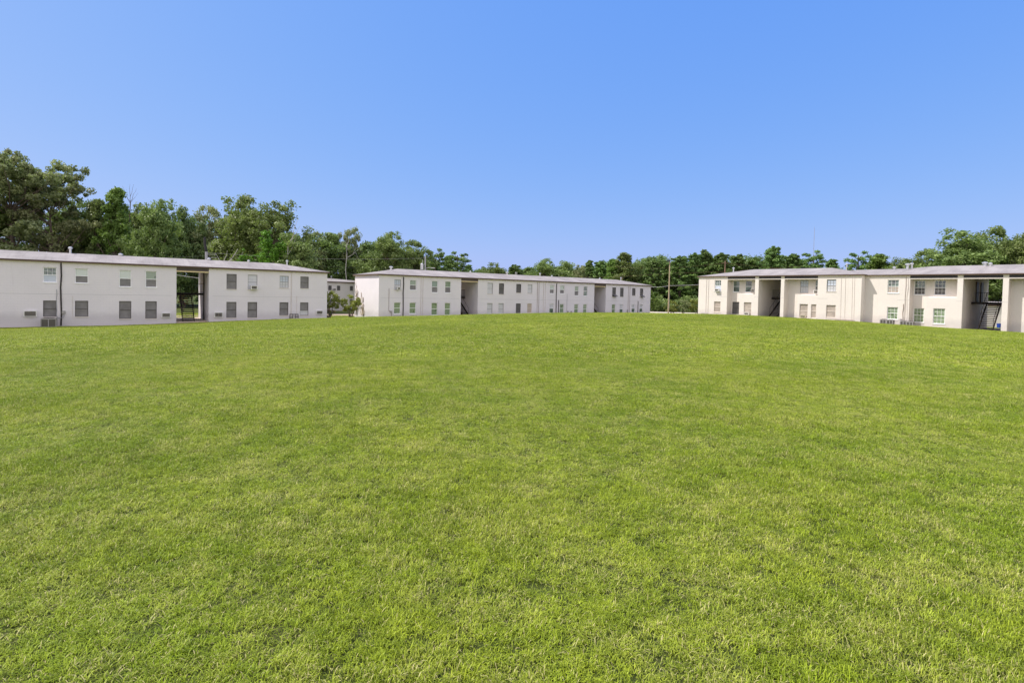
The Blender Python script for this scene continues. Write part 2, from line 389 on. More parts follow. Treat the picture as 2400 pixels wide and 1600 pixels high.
t = NT('bare_soil'); q_ = t.pos()
t.bsdf(t.mix(t.noise(3, 5, .7, vec=q_), (.20, .15, .09), (.42, .34, .22)), .95, 0, .1); M['soil'] = t.mat
def foot_strip(o3, ang, x0, x1, off=0.0):
    d = Vector((math.cos(ang), math.sin(ang), 0)); n = Vector((d.y, -d.x, 0)); P = [o3+d*(x0+(x1-x0)*k/12)+n*(.28+off) for k in range(13)]
    strip('bare_soil', [(v.x, v.y) for v in P], .62, M['soil'], .035)
# ------------------------------------------------------------------ walls with real openings
def holed(mb, x0, x1, z0, z1, y, holes, depth=.16, m=0, face=-1):
    """front face at y (facing -y) from x0..x1, z0..z1 with rectangular holes and their reveals"""
    xs = sorted({x0, x1, *[h[0] for h in holes], *[h[1] for h in holes]}); zs = sorted({z0, z1, *[h[2] for h in holes], *[h[3] for h in holes]})
    for i in range(len(xs)-1):
        for k in range(len(zs)-1):
            a, b, c, d = xs[i], xs[i+1], zs[k], zs[k+1]
            cx, cz = (a+b)/2, (c+d)/2
            if any(h[0] < cx < h[1] and h[2] < cz < h[3] for h in holes): continue
            mb.quad((a,y,c), (b,y,c), (b,y,d), (a,y,d), m)
    for a, b, c, d in holes:
        e = y+depth
        mb.quad((a,y,c), (a,y,d), (a,e,d), (a,e,c), m); mb.quad((b,y,d), (b,y,c), (b,e,c), (b,e,d), m)
        mb.quad((a,y,d), (b,y,d), (b,e,d), (a,e,d), m); mb.quad((b,y,c), (a,y,c), (a,e,c), (b,e,c), m)
def solid(mb, x0, x1, y0, y1, z0, z1, holes=(), m=0):
    """a closed wall block whose front carries the openings"""
    holed(mb, x0, x1, z0, z1, y0, list(holes), m=m)
    mb.quad((x1,y0,z0), (x1,y1,z0), (x1,y1,z1), (x1,y0,z1), m); mb.quad((x0,y1,z0), (x0,y0,z0), (x0,y0,z1), (x0,y1,z1), m)
    mb.quad((x1,y1,z0), (x0,y1,z0), (x0,y1,z1), (x1,y1,z1), m); mb.quad((x0,y0,z1), (x1,y0,z1), (x1,y1,z1), (x0,y1,z1), m)

WT = { # kind: frame, top pane, bottom pane, muntins top, muntins bottom
 'S': ('dark_frame', 'screen', 'screen', 0, 0), 'SD': ('dark_frame', 'screen_dark', 'screen_dark', 0, 0), 'ST': ('trim', 'screen_tan', 'screen_tan', 0, 0),
 'G': ('white_frame', 'glass_green', 'screen', 0, 0), 'P': ('white_frame', 'glass_pale', 'screen', 0, 0), 'L': ('white_frame', 'glass_painted_lawn', 'glass_green', 0, 0),
 'LL': ('white_frame', 'glass_painted_lawn', 'glass_painted_lawn', 1, 1), 'LG': ('white_frame', 'glass_painted_lawn', 'glass_painted_lawn', 0, 0),
 'D': ('white_frame', 'glass_dark', 'glass_dark', 0, 0), 'DG': ('white_frame', 'glass_dark', 'blind_blue', 1, 0), 'DD': ('white_frame', 'glass_dark', 'screen_dark', 1, 1),
 'DT': ('white_frame', 'glass_dark', 'screen_tan', 1, 1), 'B': ('grey_frame', 'blind', 'blind', 0, 0), 'BG': ('grey_frame', 'blind_blue', 'blind', 1, 1), 'T': ('trim', 'blind_tan', 'blind_tan', 0, 0),
 'SW': ('dark_frame', 'screen', 'blind', 0, 0), 'PD': ('white_frame', 'blind', 'glass_dark', 0, 0), 'X': ('dark_frame', 'screen_dark', 'glass_dark', 0, 0)}
def window(par, a, b, c, d, kind, y=0.0, sill=True, label=None):
    fm, tm, bm, mt, mbn = WT[kind]
    fw = .05 if fm != 'dark_frame' else .035
    y1 = y+.07; y2 = y+.115
    mid = c+(d-c)*(.5 if kind not in ('SW',) else .38)
    f = MB()
    f.box(a+.001, a+fw, y1, y1+.06, c+.001, d-.001); f.box(b-fw, b-.001, y1, y1+.06, c+.001, d-.001)
    f.box(a+fw, b-fw, y1, y1+.06, d-fw, d-.001); f.box(a+fw, b-fw, y1, y1+.06, c+.001, c+fw)
    f.box(a+fw, b-fw, y1-.006, y1+.05, mid-fw*.5, mid+fw*.5)
    for on, z0, z1 in ((mt, mid+fw*.5, d-fw), (mbn, c+fw, mid-fw*.5)):
        if on:
            for k in (1, 2):
                x = a+(b-a)*k/3; f.box(x-.009, x+.009, y1+.012, y1+.045, z0, z1)
            z = (z0+z1)/2
            for k in range(3):
                xa = (a+fw if k == 0 else a+(b-a)*k/3+.009); xb = (b-fw if k == 2 else a+(b-a)*(k+1)/3-.009)
                f.box(xa, xb, y1+.013, y1+.044, z-.009, z+.009)
    w = f.build('window', M[fm], par)
    if label: w['label'] = label
    p = MB(); p.quad((a+.02, y2, mid), (b-.02, y2, mid), (b-.02, y2, d-.02), (a+.02, y2, d-.02)); p.build('upper_pane', M[tm], w)
    q = MB(); y3 = y2-.012; q.quad((a+.02, y3, c+.02), (b-.02, y3, c+.02), (b-.02, y3, mid), (a+.02, y3, mid)); q.build('lower_pane', M[bm], w)
    if sill:
        s = MB(); s.box(a-.04, b+.04, y-.045, y+.068, c-.055, c-.0015); s.build('sill', M['trim' if fm != 'white_frame' else 'white_frame'], w)
    return w
def wall_ac(par, a, b, c, d, y=0.0, case='ac_tan', depth=.12, fins='v'):
    m = MB(); m.box(a, b, y-depth, y-.002, c, d)
    o = m.build('air_conditioner', M[case], par)
    g = MB(); n = 5; q0 = y-depth
    g.box(a+.06, b-.06, q0-.006, q0-.001, c+.06, d-.06)
    for k in range(n):
        if fins == 'v':
            w_ = (b-a-.12)/n; xa = a+.06+w_*(k+.3); g.box(xa, xa+w_*.16, q0-.016, q0-.007, c+.06, d-.06, 1)
        else:
            w_ = (d-c-.12)/n; za = c+.06+w_*(k+.35); g.box(a+.06, b-.06, q0-.016, q0-.007, za, za+w_*.16, 1)
    g.build('grille', [M['beam_dark'], M['ac_tan' if case == 'ac_white' else 'ac_tan']], o); return o
def pipe(par, x, z0, z1, r=.035, mat='pipe_tan', y=0.0, kink=0.0, name='drain_pipe', x2=None):
    m = MB(); yy = y-r*.6-.004; x2 = x if x2 is None else x2; r = r*.55 if mat in ('pipe_tan', 'wood_dark') else r
    pts = [(x, yy, z1)]
    for k in range(1, 5):
        pts.append((x+(x2-x)*k/5+kink*math.sin(k*2.1), yy-.01*(k % 2), z1+(z0-z1)*k/5))
    pts.append((x2, yy, z0))
    m.tube(pts, r, 6); return m.build(name, M[mat], par)
def roof_vent(par, x, y, z, h=.45, r=.10, mat='galv', cap=True):
    m = MB(); m.tube([(x, y, z-.3), (x, y, z+h)], r, 10)
    if cap:
        m.tube([(x, y, z+h-.02), (x, y, z+h+.10)], [r*1.9, r*1.9], 10); m.tube([(x, y, z+h+.10), (x, y, z+h+.16)], [r*1.9, r*.5], 10)
    return m.build('roof_vent', M[mat], par)
def stair(par, x0, y0, z0, rise=2.7, run=2.9, w=.95, n=15, back=False):
    s = MB()
    for xs in (x0, x0+w-.05):
        s.poly([(xs, y0, z0), (xs, y0, z0+.28), (xs, y0+run, z0+rise+.02), (xs, y0+run, z0+rise-.28)])
        s.poly([(xs+.05, y0, z0), (xs+.05, y0+run, z0+rise-.28), (xs+.05, y0+run, z0+rise+.02), (xs+.05, y0, z0+.28)])
        s.quad((xs, y0, z0), (xs+.05, y0, z0), (xs+.05, y0, z0+.28), (xs, y0, z0+.28))
        s.quad((xs, y0, z0+.28), (xs+.05, y0, z0+.28), (xs+.05, y0+run, z0+rise+.02), (xs, y0+run, z0+rise+.02))
        s.quad((xs, y0, z0), (xs, y0+run, z0+rise-.28), (xs+.05, y0+run, z0+rise-.28), (xs+.05, y0, z0))
    st = s.build('staircase', M['iron'], par)
    tr = MB()
    for k in range(n):
        f = (k+.7)/n; tr.box(x0+.052, x0+w-.052, y0+run*f-.11, y0+run*f+.11, z0+rise*f-.01, z0+rise*f+.06)
    tr.build('treads', M['iron'], st)
    h = MB()
    for xs in (x0+.025, x0+w-.025):
        h.tube([(xs, y0+.1, z0+1.1), (xs, y0+run, z0+rise+.95)], .02, 5)
        for k in (0, 1, 2, 3): 
            f = .05+k*.3; h.tube([(xs, y0+run*f, z0+rise*f+.2), (xs, y0+run*f, z0+rise*f+1.03)], .016, 5)
    h.build('handrail', M['iron'], st); return st
def landing(par, x0, x1, y0, y1, z):
    m = MB(); m.box(x0, x1, y0, y1, z-.2, z); l = m.build('landing', M['iron'], par)
    return l
def railing(par, x0, x1, y, z, h=.95, n=14):
    m = MB(); m.box(x0, x1, y-.02, y+.02, z+h-.04, z+h); m.box(x0, x1, y-.015, y+.015, z+.08, z+.11)
    for k in range(n):
        x = x0+(x1-x0)*(k+.5)/n; m.box(x-.01, x+.01, y-.01, y+.01, z+.002, z+h-.041)
    return m.build('railing', M['iron'], par)

def roof_mesh(par, L, D, ze, prof, ov=.22, fas=.2, mats=('roof', 'fascia'), x_lo=0.0):
    """low roof: PROF = ridge polyline [(x, z)], eave height ze, D depth"""
    m = MB(); a, b = x_lo-ov, L+ov; f, k = -ov, D+ov; zt = ze+fas
    ym = D/2; pr = [(x, ym, z) for x, z in prof]
    # front and back slopes as strips from ridge to eave
    xs = [a] + [p[0] for p in pr[1:-1]] + [b] if len(pr) > 2 else [a, b]
    for i in range(len(pr)-1):
        x0, x1 = xs[i], xs[i+1]
        m.quad((x0, f, zt), (x1, f, zt), pr[i+1], pr[i], 0)
        m.quad((x1, k, zt), (x0, k, zt), pr[i], pr[i+1], 0)
    m.poly([(a, k, zt), (a, f, zt), pr[0]], 0); m.poly([(b, f, zt), (b, k, zt), pr[-1]], 0)
    r = m.build('roof', M[mats[0]], par)
    g = MB()
    g.quad((a, f, ze), (b, f, ze), (b, f, zt), (a, f, zt)); g.quad((b, f, ze), (b, k, ze), (b, k, zt), (b, f, zt))
    g.quad((b, k, ze), (a, k, ze), (a, k, zt), (b, k, zt)); g.quad((a, k, ze), (a, f, ze), (a, f, zt), (a, k, zt))
    g.build('fascia', M[mats[1]], r)
    s = MB(); s.quad((a, f, ze), (a, k, ze), (b, k, ze), (b, f, ze)); s.build('soffit', M['soffit'], r)
    return r

# ------------------------------------------------------------------ the two long shaded buildings
# offsets of the eight window columns from the centre of each open stairwell
WO = [(-10.57, -9.72, 1), (-8.55, -7.68, 1), (-5.56, -4.70, 0), (-3.67, -2.82, 0), (2.82, 3.70, 0), (4.70, 5.57, 0), (7.68, 8.55, 1), (9.72, 10.57, 1)]
def long_building(root, centres, x_end, D, zb, up, lo, ze, ends=(0.0, None)):
    """root-local: x along the facade, y into the building, z as surveyed. up/lo: window kinds"""
    holes = []; wins = []
    dz = ze-3.5
    for ci, c in enumerate(centres):
        for wi, (a, b, outer) in enumerate(WO):
            u = (c+a, c+b, (1.82 if outer else 1.58)+dz, 3.05+dz); l = (c+a, c+b, (-1.03 if outer else -1.24)+dz, .32+dz)
            holes += [u, l]; wins += [(u, up[ci][wi]), (l, lo[ci][wi])]
    w = MB(); edges = [0.0]
    for c in centres: edges += [c-1.31, c+1.31]
    edges.append(x_end)
    for k in range(0, len(edges), 2):
        a, b = edges[k], edges[k+1]
        solid(w, a, b, 0, D, zb-1.2, ze+.02, [h for h in holes if a < h[0] and h[1] < b])
    w.build('wall', M['wall_shade'], root)
    for (h, kd) in wins: window(root, *h, kd, sill=True)
    for c in centres:
        bm = MB(); bm.box(c-1.309, c+1.309, .02, .26, ze-.30, ze-.001); bm.build('beam', M['beam'], root)
        bm = MB(); bm.box(c-1.308, c+1.308, .05, .25, ze-.42, ze-.301); bm.build('lintel', M['soffit'], root)
        fl = MB(); fl.box(c-1.309, c+1.309, .3, D-.1, zb-.5, zb+.04); fl.build('floor_slab', M['concrete'], root)
        stair(root, c-1.31+.5, .35, zb+.05, rise=1.05-(zb+.05)+dz, run=2.85, w=1.0)
        landing(root, c-1.309, c+1.309, 3.2, 4.4, 1.10+dz)
        railing(root, c+.25, c+1.3, 3.22, 1.10+dz, n=7)
    # belt joint between the storeys: a thin scored line standing 4 mm proud
    for k in range(0, len(edges), 2):
        a, b = edges[k], edges[k+1]
        j = MB(); j.box(a+.3, b-.3, -.006, -.001, .86+dz, .875+dz); j.build('belt_joint', M['pipe_grey'], root)

TH1 = .6453914; base1 = Vector((-34.69307, 46.07573, 0)); d1 = Vector((math.cos(TH1), math.sin(TH1), 0))
T1 = -31.8
b1 = empty('apartment_building', base1+d1*T1, TH1)
tag(b1, 'long shaded white two storey building at the left with charred snag behind its roof', 'building', 'long white apartment buildings')
b1c = [5.73-25.02-T1, 5.73-T1]
long_building(b1, b1c, 18.25-T1, 7.8, -1.62,
    [['S','G','P','G','S','B','S','G'], ['DG','P','P','G','S','B','BG','S']],
    [['S']*8, ['S','S','S','S','S','S','S','SW']], 3.5)
# deeper footing where the land falls away to the left is part of the wall above
roof_mesh(b1, 18.25-T1, 7.8, 3.5, [(4, 4.48), (14.1-T1, 4.48)], fas=.14)
def X1(t_): return t_-T1
for (a, b, c, d, case) in ((-6.02, -5.22, -1.01, -.51, 'ac_tan'), (3.28, 3.97, -1.16, -.72, 'ac_tan'), (7.5, 8.24, -1.18, -.68, 'ac_white'), (17.12, 17.8, -.94, -.52, 'ac_tan')):
    wall_ac(b1, X1(a), X1(b), c, d, case='ac_white', fins='v' if case == 'ac_white' else 'h')
wall_ac(b1, X1(10.66), X1(11.24), 1.58, 1.98, y=0, case='ac_white', depth=.38, fins='h')
pipe(b1, X1(-3.72), -1.75, 3.46, .055, 'pipe_black', kink=.03)
pipe(b1, X1(-4.0), -.95, 1.25, .022, 'pipe_grey', kink=.02, name='conduit')
m = MB(); m.tube([(X1(-4.0), -.05, -.9), (X1(-3.9), -.06, -1.12), (X1(-3.6), -.06, -1.1), (X1(-3.52), -.06, -.85)], .03, 6); m.build('conduit', M['pipe_grey'], b1)
m = MB(); m.box(X1(-3.66), X1(-3.44), -.11, -.002, -.78, -.52); m.build('meter_box', M['ac_grey'], b1)
pipe(b1, X1(-2.98), -1.1, .75, .018, 'pipe_tan', name='conduit')
pipe(b1, X1(14.55), -1.3, 3.46, .045, 'pipe_tan'); pipe(b1, X1(15.1), -1.3, 1.0, .02, 'pipe_tan', name='conduit')
m = MB()
for xa, xb, za, zb_ in ((14.4, 15.25, -.92, -.88), (14.35, 14.75, -1.25, -1.21), (14.9, 15.3, -1.2, -1.16)):
    m.box(X1(xa), X1(xb), -.10, -.06, za, zb_)
for xa in (14.4, 14.68, 14.95, 15.22): m.box(X1(xa), X1(xa)+.04, -.101, -.059, -1.35, -.921)
m.build('gas_manifold', M['pipe_black'], b1)
for x_, z, h, r_ in ((28.47, 4.48, .42, .085), (32.09, 4.48, .06, .10), (39.32, 4.48, .06, .09), (43.0, 4.48, .06, .07), (46.87, 4.32, .42, .07)):
    roof_vent(b1, x_, 3.95, z, h, r_)
# drain stack inside the stairwell on its right wall
m = MB(); m.tube([(X1(7.04)-.07, 3.05, -1.6), (X1(7.04)-.07, 3.05, 3.4)], .055, 6); m.build('drain_pipe', M['pipe_black'], b1)

TH2 = .6464208; base2 = Vector((-35.09817, 46.5140, 0)); d2 = Vector((math.cos(TH2), math.sin(TH2), 0)); T2 = 24.47
b2 = empty('apartment_building', base2+d2*T2, TH2)
tag(b2, 'long white two storey building in the middle with sunlit end wall', 'building', 'long white apartment buildings')
b2c = [36.96-T2, 61.44-T2]
long_building(b2, b2c, 73.95-T2, 7.7, -1.45,
    [['BG','G','G','G','B','SD','SD','B'], ['P','P','G','D','SD','SD','SD','SD']],
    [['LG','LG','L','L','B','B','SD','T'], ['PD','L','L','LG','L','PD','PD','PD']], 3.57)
roof_mesh(b2, 73.95-T2, 7.7, 3.57, [(4.02, 4.57), (69.35-T2, 4.57)], fas=.14)
def X2(t_): return t_-T2
wall_ac(b2, X2(26.66), X2(27.02), 1.9, 2.25, depth=.35, case='ac_white', fins='h')
pipe(b2, X2(27.55), -1.4, 3.45, .06, 'pipe_black', kink=.025); pipe(b2, X2(25.73), -.6, 2.05, .03, 'wood_dark', name='conduit')
m = MB(); m.tube([(X2(25.73), -.05, -.55), (X2(25.85), -.06, -.72), (X2(26.05), -.06, -.7), (X2(26.1), -.06, -1.3)], .02, 5); m.build('conduit', M['wood_dark'], b2)
m = MB(); m.box(X2(25.9), X2(26.12), -.12, -.002, -.8, -.6); m.build('meter_box', M['ac_grey'], b2)
for t_ in (29.9, 30.17): pipe(b2, X2(t_), -1.4, 3.5, .035, 'pipe_tan')
for t_ in (48.45, 48.75, 49.6, 49.95): pipe(b2, X2(t_), -1.4, 3.5, .035, 'wood_dark' if t_ < 49 else 'pipe_tan', x2=X2(t_)+.05)
pipe(b2, X2(52.12), -1.4, 3.4, .06, 'pipe_black', kink=.02); pipe(b2, X2(52.62), -1.4, .95, .055, 'pipe_black')
pipe(b2, X2(54.32), -.75, 1.9, .025, 'pipe_grey', name='conduit')
for t_ in (54.4, 55.1):
    m = MB(); m.box(X2(t_), X2(t_)+.24, -.12, -.002, -.9, -.68); m.build('meter_box', M['ac_grey'], b2)
for t_ in (68.17, 68.55): pipe(b2, X2(t_), -1.3, 3.45, .035, 'wood_dark')
pipe(b2, X2(70.7), -1.3, 1.0, .05, 'pipe_black')
m = MB(); m.box(X2(67.95), X2(68.15), -.15, -.002, -1.0, -.5); m.build('meter_box', M['ac_grey'], b2)
for xa in (64.3, 71.15):   # bent open awning screens at the foot of two upper windows
    m = MB(); a_, b_ = X2(xa)+.05, X2(xa)+.85
    m.quad((a_, -.01, 1.98), (b_, -.01, 1.98), (b_+.12, -.42, 1.70), (a_+.12, -.42, 1.70)); m.quad((a_, -.01, 1.70), (a_+.12, -.42, 1.66), (b_+.12, -.42, 1.66), (b_, -.01, 1.66))
    m.build('awning_screen', M['screen_dark'], b2)
for x_, z, h, r_ in ((3.21, 4.42, .28, .13), (15.03, 4.57, .06, .07), (21.4, 4.57, .22, .12), (27.7, 4.57, .30, .08), (30.14, 4.57, .04, .08), (40.9, 4.57, .03, .08), (46.2, 4.42, .48, .07)):
    roof_vent(b2, x_, 3.9, z, h, r_)
m = MB(); x_ = 23.05
m.tube([(x_-.12, 3.9, 4.3), (x_-.12, 3.9, 5.0)], .03, 6); m.tube([(x_+.14, 3.9, 4.3), (x_+.14, 3.9, 5.0)], .03, 6); m.tube([(x_-.12, 3.9, 4.78), (x_+.14, 3.9, 4.78)], .03, 6)
m.build('roof_antenna', M['galv'], b2)

# ------------------------------------------------------------------ the cream blocks on the right
def cream_block(root, P, zb, ze, D, x_end, lo_x=0.0, kinds=None):
    w = MB(); R1a, R1b, B1a, S0, S1, R2a, R2b, B2b = P   # recess 1, its low front box start, stair opening, recess 2, box end
    zbx = 2.32 if ze > 4.45 else 2.27
    K = kinds
    fl = lambda lst, y: [(a, b, c, d) for (a, b, c, d, k, yy) in lst if yy == y]
    front = [k for k in K if k[5] == 0.0 and not (R1a < k[0] < R2b)]
    boxed = [k for k in K if k[5] == 0.0 and (R1a < k[0] < R2b)]
    rear = [k for k in K if k[5] == 1.0]
    pw = S0-R1b
    hz = ze-.42
    g = lambda L_, a, b: [(k[0], k[1], k[2], k[3]) for k in L_ if a <= k[0] and k[1] <= b]
    solid(w, lo_x, R1a, 0, D, zb-1, ze+.02, g(front, lo_x, R1a))
    solid(w, R1a, S0, 1.0, D, zb-1, ze+.02, g(rear, R1a, S0))
    solid(w, R1b, S0, 0, 1.0, zb-1, ze+.02)                       # pier
    solid(w, B1a, R1b, 0, 1.0, zb-1, zbx, g(boxed, B1a, R1b))     # low front box
    solid(w, S1, R2b, 1.0, D, zb-1, ze+.02, g(rear, S1, R2b))
    solid(w, S1, R2a, 0, 1.0, zb-1, ze+.02)
    if B2b is not None: solid(w, B2b, R2b, 0, 1.0, zb-1, zbx, g(boxed, B2b, R2b))
    solid(w, R2b, x_end, 0, D, zb-1, ze+.02, g(front, R2b, x_end))
    w.build('wall', M['wall_cream'], root)
    for a, b, c, d, k, y in K: window(root, a, b, c, d, k, y=y)
    for a, b in ((R1a, R1b), (S0, S1), (R2a, R2b)):
        m = MB(); m.box(a+.001, b-.001, .03, .22, ze-.27, ze-.001); m.build('beam', M['beam_dark'], root)
        m = MB(); m.box(a+.002, b-.002, -.002, .21, ze-.36, ze-.271); m.build('lintel', M['trim'], root)
    fl_ = MB(); fl_.box(S0+.001, S1-.001, .3, D-.1, zb-.5, zb+.03); fl_.build('floor_slab', M['concrete'], root)
    j = MB()
    for a, b in ((R1a-1.0, R1a-.01), (R1b-.05, S0+.002), (S1-.002, R2a+.05), (R2b+.01, R2b+1.0)): j.box(a, b, -.006, -.001, 1.98, 1.995)
    j.build('belt_joint', M['pipe_grey'], root)

th3 = .6660670
def base3(dist, t_):
    d = Vector((-math.sin(th3), math.cos(th3), 0)); n = Vector((-d.y, d.x, 0))
    return -n*dist + d*t_
RZ3 = -(math.pi/2 - th3)
b3 = empty('apartment_building', base3(62.25075, 39.4), RZ3)
tag(b3, 'cream two storey block right of the tall wooden pole, with tan screened windows', 'building', 'cream apartment blocks')
KA = [(2.27, 3.16, 2.66, 4.05, 'DG', 0.0), (2.27, 3.16, -.03, 1.33, 'ST', 0.0),
      (4.22, 5.06, 2.60, 4.0, 'D', 1.0), (5.80, 6.65, 2.60, 4.0, 'D', 1.0), (4.2, 5.12, -.2, 1.34, 'SD', 1.0), (6.25, 7.2, -.21, 1.34, 'ST', 0.0),
      (12.33, 13.23, 2.58, 4.02, 'BG', 1.0), (13.95, 14.56, 2.70, 4.02, 'DD', 1.0), (12.78, 13.67, -.22, 1.32, 'ST', 0.0), (14.0, 14.55, -.22, 1.32, 'ST', 0.0),
      (15.52, 16.45, 2.76, 4.06, 'BG', 0.0), (15.55, 16.5, -.07, 1.29, 'ST', 0.0)]
cream_block(b3, (4.02, 7.57, 5.7, 8.01, 10.63, 11.02, 14.62, 12.53), -.45, 4.47, 10.5, 18.85, kinds=KA)
stair(b3, 8.01+1.15, .4, -.42, rise=2.3, run=2.9, w=.95); landing(b3, 8.011, 10.629, 3.32, 4.6, 1.98); railing(b3, 8.1, 9.1, 3.34, 1.98, n=8)
roof_mesh(b3, 18.85, 10.5, 4.47, [(4.6, 5.63), (14.03, 5.61)], ov=.18, fas=.11)
wall_ac(b3, 2.45, 3.0, 2.62, 2.98, depth=.32, case='ac_white', fins='v'); wall_ac(b3, 6.42, 7.02, -.2, .12, depth=.25, case='ac_white', fins='h')
wall_ac(b3, 6.8, 7.25, 2.55, 3.0, y=1.0, depth=.5, case='ac_grey', fins='h'); wall_ac(b3, 14.02, 14.5, 2.5, 2.9, y=1.0, depth=.6, case='ac_white', fins='v')
wall_ac(b3, 12.9, 13.5, -.2, .08, depth=.1, case='ac_tan', fins='h')
for x_ in (1.14, 1.44): pipe(b3, x_, -.3, 4.35, .035, 'pipe_tan')
for x_ in (16.94, 17.34, 18.0, 18.2): pipe(b3, x_, -.3, 4.3, .022, 'pipe_tan', x2=x_+.06)
m = MB(); m.tube([(16.5, -.07, -.15), (18.3, -.07, -.17)], .025, 5)
for x_ in (16.5, 17.7, 18.3): m.tube([(x_, -.07, -.16), (x_, -.07, -.6)], .025, 5)
m.build('gas_manifold', M['pipe_tan'], b3)
m = MB()
for x_ in (.55, .75, .95, 1.3): m.tube([(x_, -.07, -.6), (x_, -.07, -.2), (x_+.15, -.07, -.2)], .025, 5)
m.build('gas_manifold', M['pipe_grey'], b3)
roof_vent(b3, 2.25, 4.5, 5.1, .68, .08); roof_vent(b3, 15.78, 4.5, 5.25, .62, .05)

b4 = empty('apartment_building', base3(63.25075, 20.42), RZ3)
tag(b4, 'cream two storey block set back at the far right, with dark staircase and iron railing', 'building', 'cream apartment blocks')
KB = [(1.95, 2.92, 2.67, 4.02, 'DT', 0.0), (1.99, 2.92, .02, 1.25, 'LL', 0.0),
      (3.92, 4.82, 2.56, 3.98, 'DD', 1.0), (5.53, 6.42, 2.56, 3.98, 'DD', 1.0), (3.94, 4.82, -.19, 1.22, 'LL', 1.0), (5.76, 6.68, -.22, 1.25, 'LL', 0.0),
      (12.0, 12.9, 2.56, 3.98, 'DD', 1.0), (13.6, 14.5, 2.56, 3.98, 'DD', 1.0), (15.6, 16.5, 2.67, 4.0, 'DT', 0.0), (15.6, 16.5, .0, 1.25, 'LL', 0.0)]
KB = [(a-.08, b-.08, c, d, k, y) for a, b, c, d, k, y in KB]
cream_block(b4, (3.75, 7.41, 5.04, 7.83, 10.57, 10.96, 14.62, None), -.75, 4.43, 10.5, 18.77, lo_x=-.25, kinds=KB)
stair(b4, 7.83+1.12, .35, -.72, rise=2.65, run=3.0, w=1.05, n=16); landing(b4, 7.831, 10.569, 3.36, 4.7, 1.95); railing(b4, 7.9, 10.5, 4.66, 1.95, n=22)
roof_mesh(b4, 18.77, 10.5, 4.43, [(-3.4, 5.36), (1.97, 5.40), (4.5, 5.60), (14.2, 5.60)], ov=.18, fas=.11)
for y_ in (5.0, 6.9):   # dark upper doors on the left wall of the passage
    m = MB(); m.box(7.832, 7.90, y_, y_+.9, 1.95, 3.95); dd = m.build('door', M['door'], b4)
    m = MB(); m.box(7.90, 7.94, y_+.75, y_+.80, 2.85, 2.95); m.build('handle', M['galv'], dd)
pipe(b4, 3.42, -.6, 4.3, .03, 'wood_dark', kink=.02); pipe(b4, 3.58, -.6, 4.15, .03, 'pipe_tan', kink=.05); pipe(b4, 3.28, -.5, 1.6, .04, 'wood_dark', kink=.03)
m = MB(); m.box(3.05, 3.2, -.12, -.002, -.1, .1); m.build('meter_box', M['ac_grey'], b4)
roof_vent(b4, 1.09, 4.5, 5.2, .26, .08); roof_vent(b4, 2.3, 4.4, 5.2, .56, .12); roof_vent(b4, 2.62, 4.6, 5.2, .62, .09); roof_vent(b4, 8.5, 4.5, 5.4, .32, .12); roof_vent(b4, 8.9, 4.5, 5.4, .24, .08)

foot_strip(b1.location, TH1, 8, 50.05); foot_strip(b2.location, TH2, -.2, 49.5); foot_strip(b3.location, RZ3, 0, 18.85); foot_strip(b4.location, RZ3, 0, 18.8)
# far building seen through the gap
b5 = empty('apartment_building', (-52.0, 88.3, 0), .62)
tag(b5, 'distant white building with a low roof, seen in the gap between two long buildings', 'building')
w = MB(); HW = []
# facade x along .62 rad; gap shows roughly local x 20..28
for x_ in (17.5, 20.7, 22.35, 24.85): HW += [(x_, x_+.62, 1.62, 2.52), (x_, x_+.62, -1.1, -.1)]
solid(w, 14, 30.5, 0, 9, -3.2, 3.12, HW); w.build('wall', M['wall_far'], b5)
for i, h in enumerate(HW): window(b5, *h, 'SD' if i % 2 == 0 else 'S')
roof_mesh(b5, 30.5, 9, 3.1, [(16, 3.98), (22.5, 3.98)], x_lo=14)
wall_ac(b5, 21.5, 22.1, 1.6, 2.0, depth=.3, case='ac_white')
roof_vent(b5, 22.2, 3.2, 3.9, .35, .08)

# low white outbuilding and bin seen through the right passage
b6 = empty('outbuilding', (59.0, 71.5, ground(64, 73)), -.25)
tag(b6, 'low white outbuilding seen through the open passage under the iron landing', 'building')
w = MB(); solid(w, 0, 14, 0, 5, -.5, 2.95, [(2.4, 3.3, .9, 2.0), (8.5, 9.4, .9, 2.0)]); w.build('wall', M['wall_cream'], b6)
window(b6, 2.4, 3.3, .9, 2.0, 'D'); window(b6, 8.5, 9.4, .9, 2.0, 'D'); roof_mesh(b6, 14, 5, 2.93, [(2, 3.5), (12, 3.5)], fas=.12)
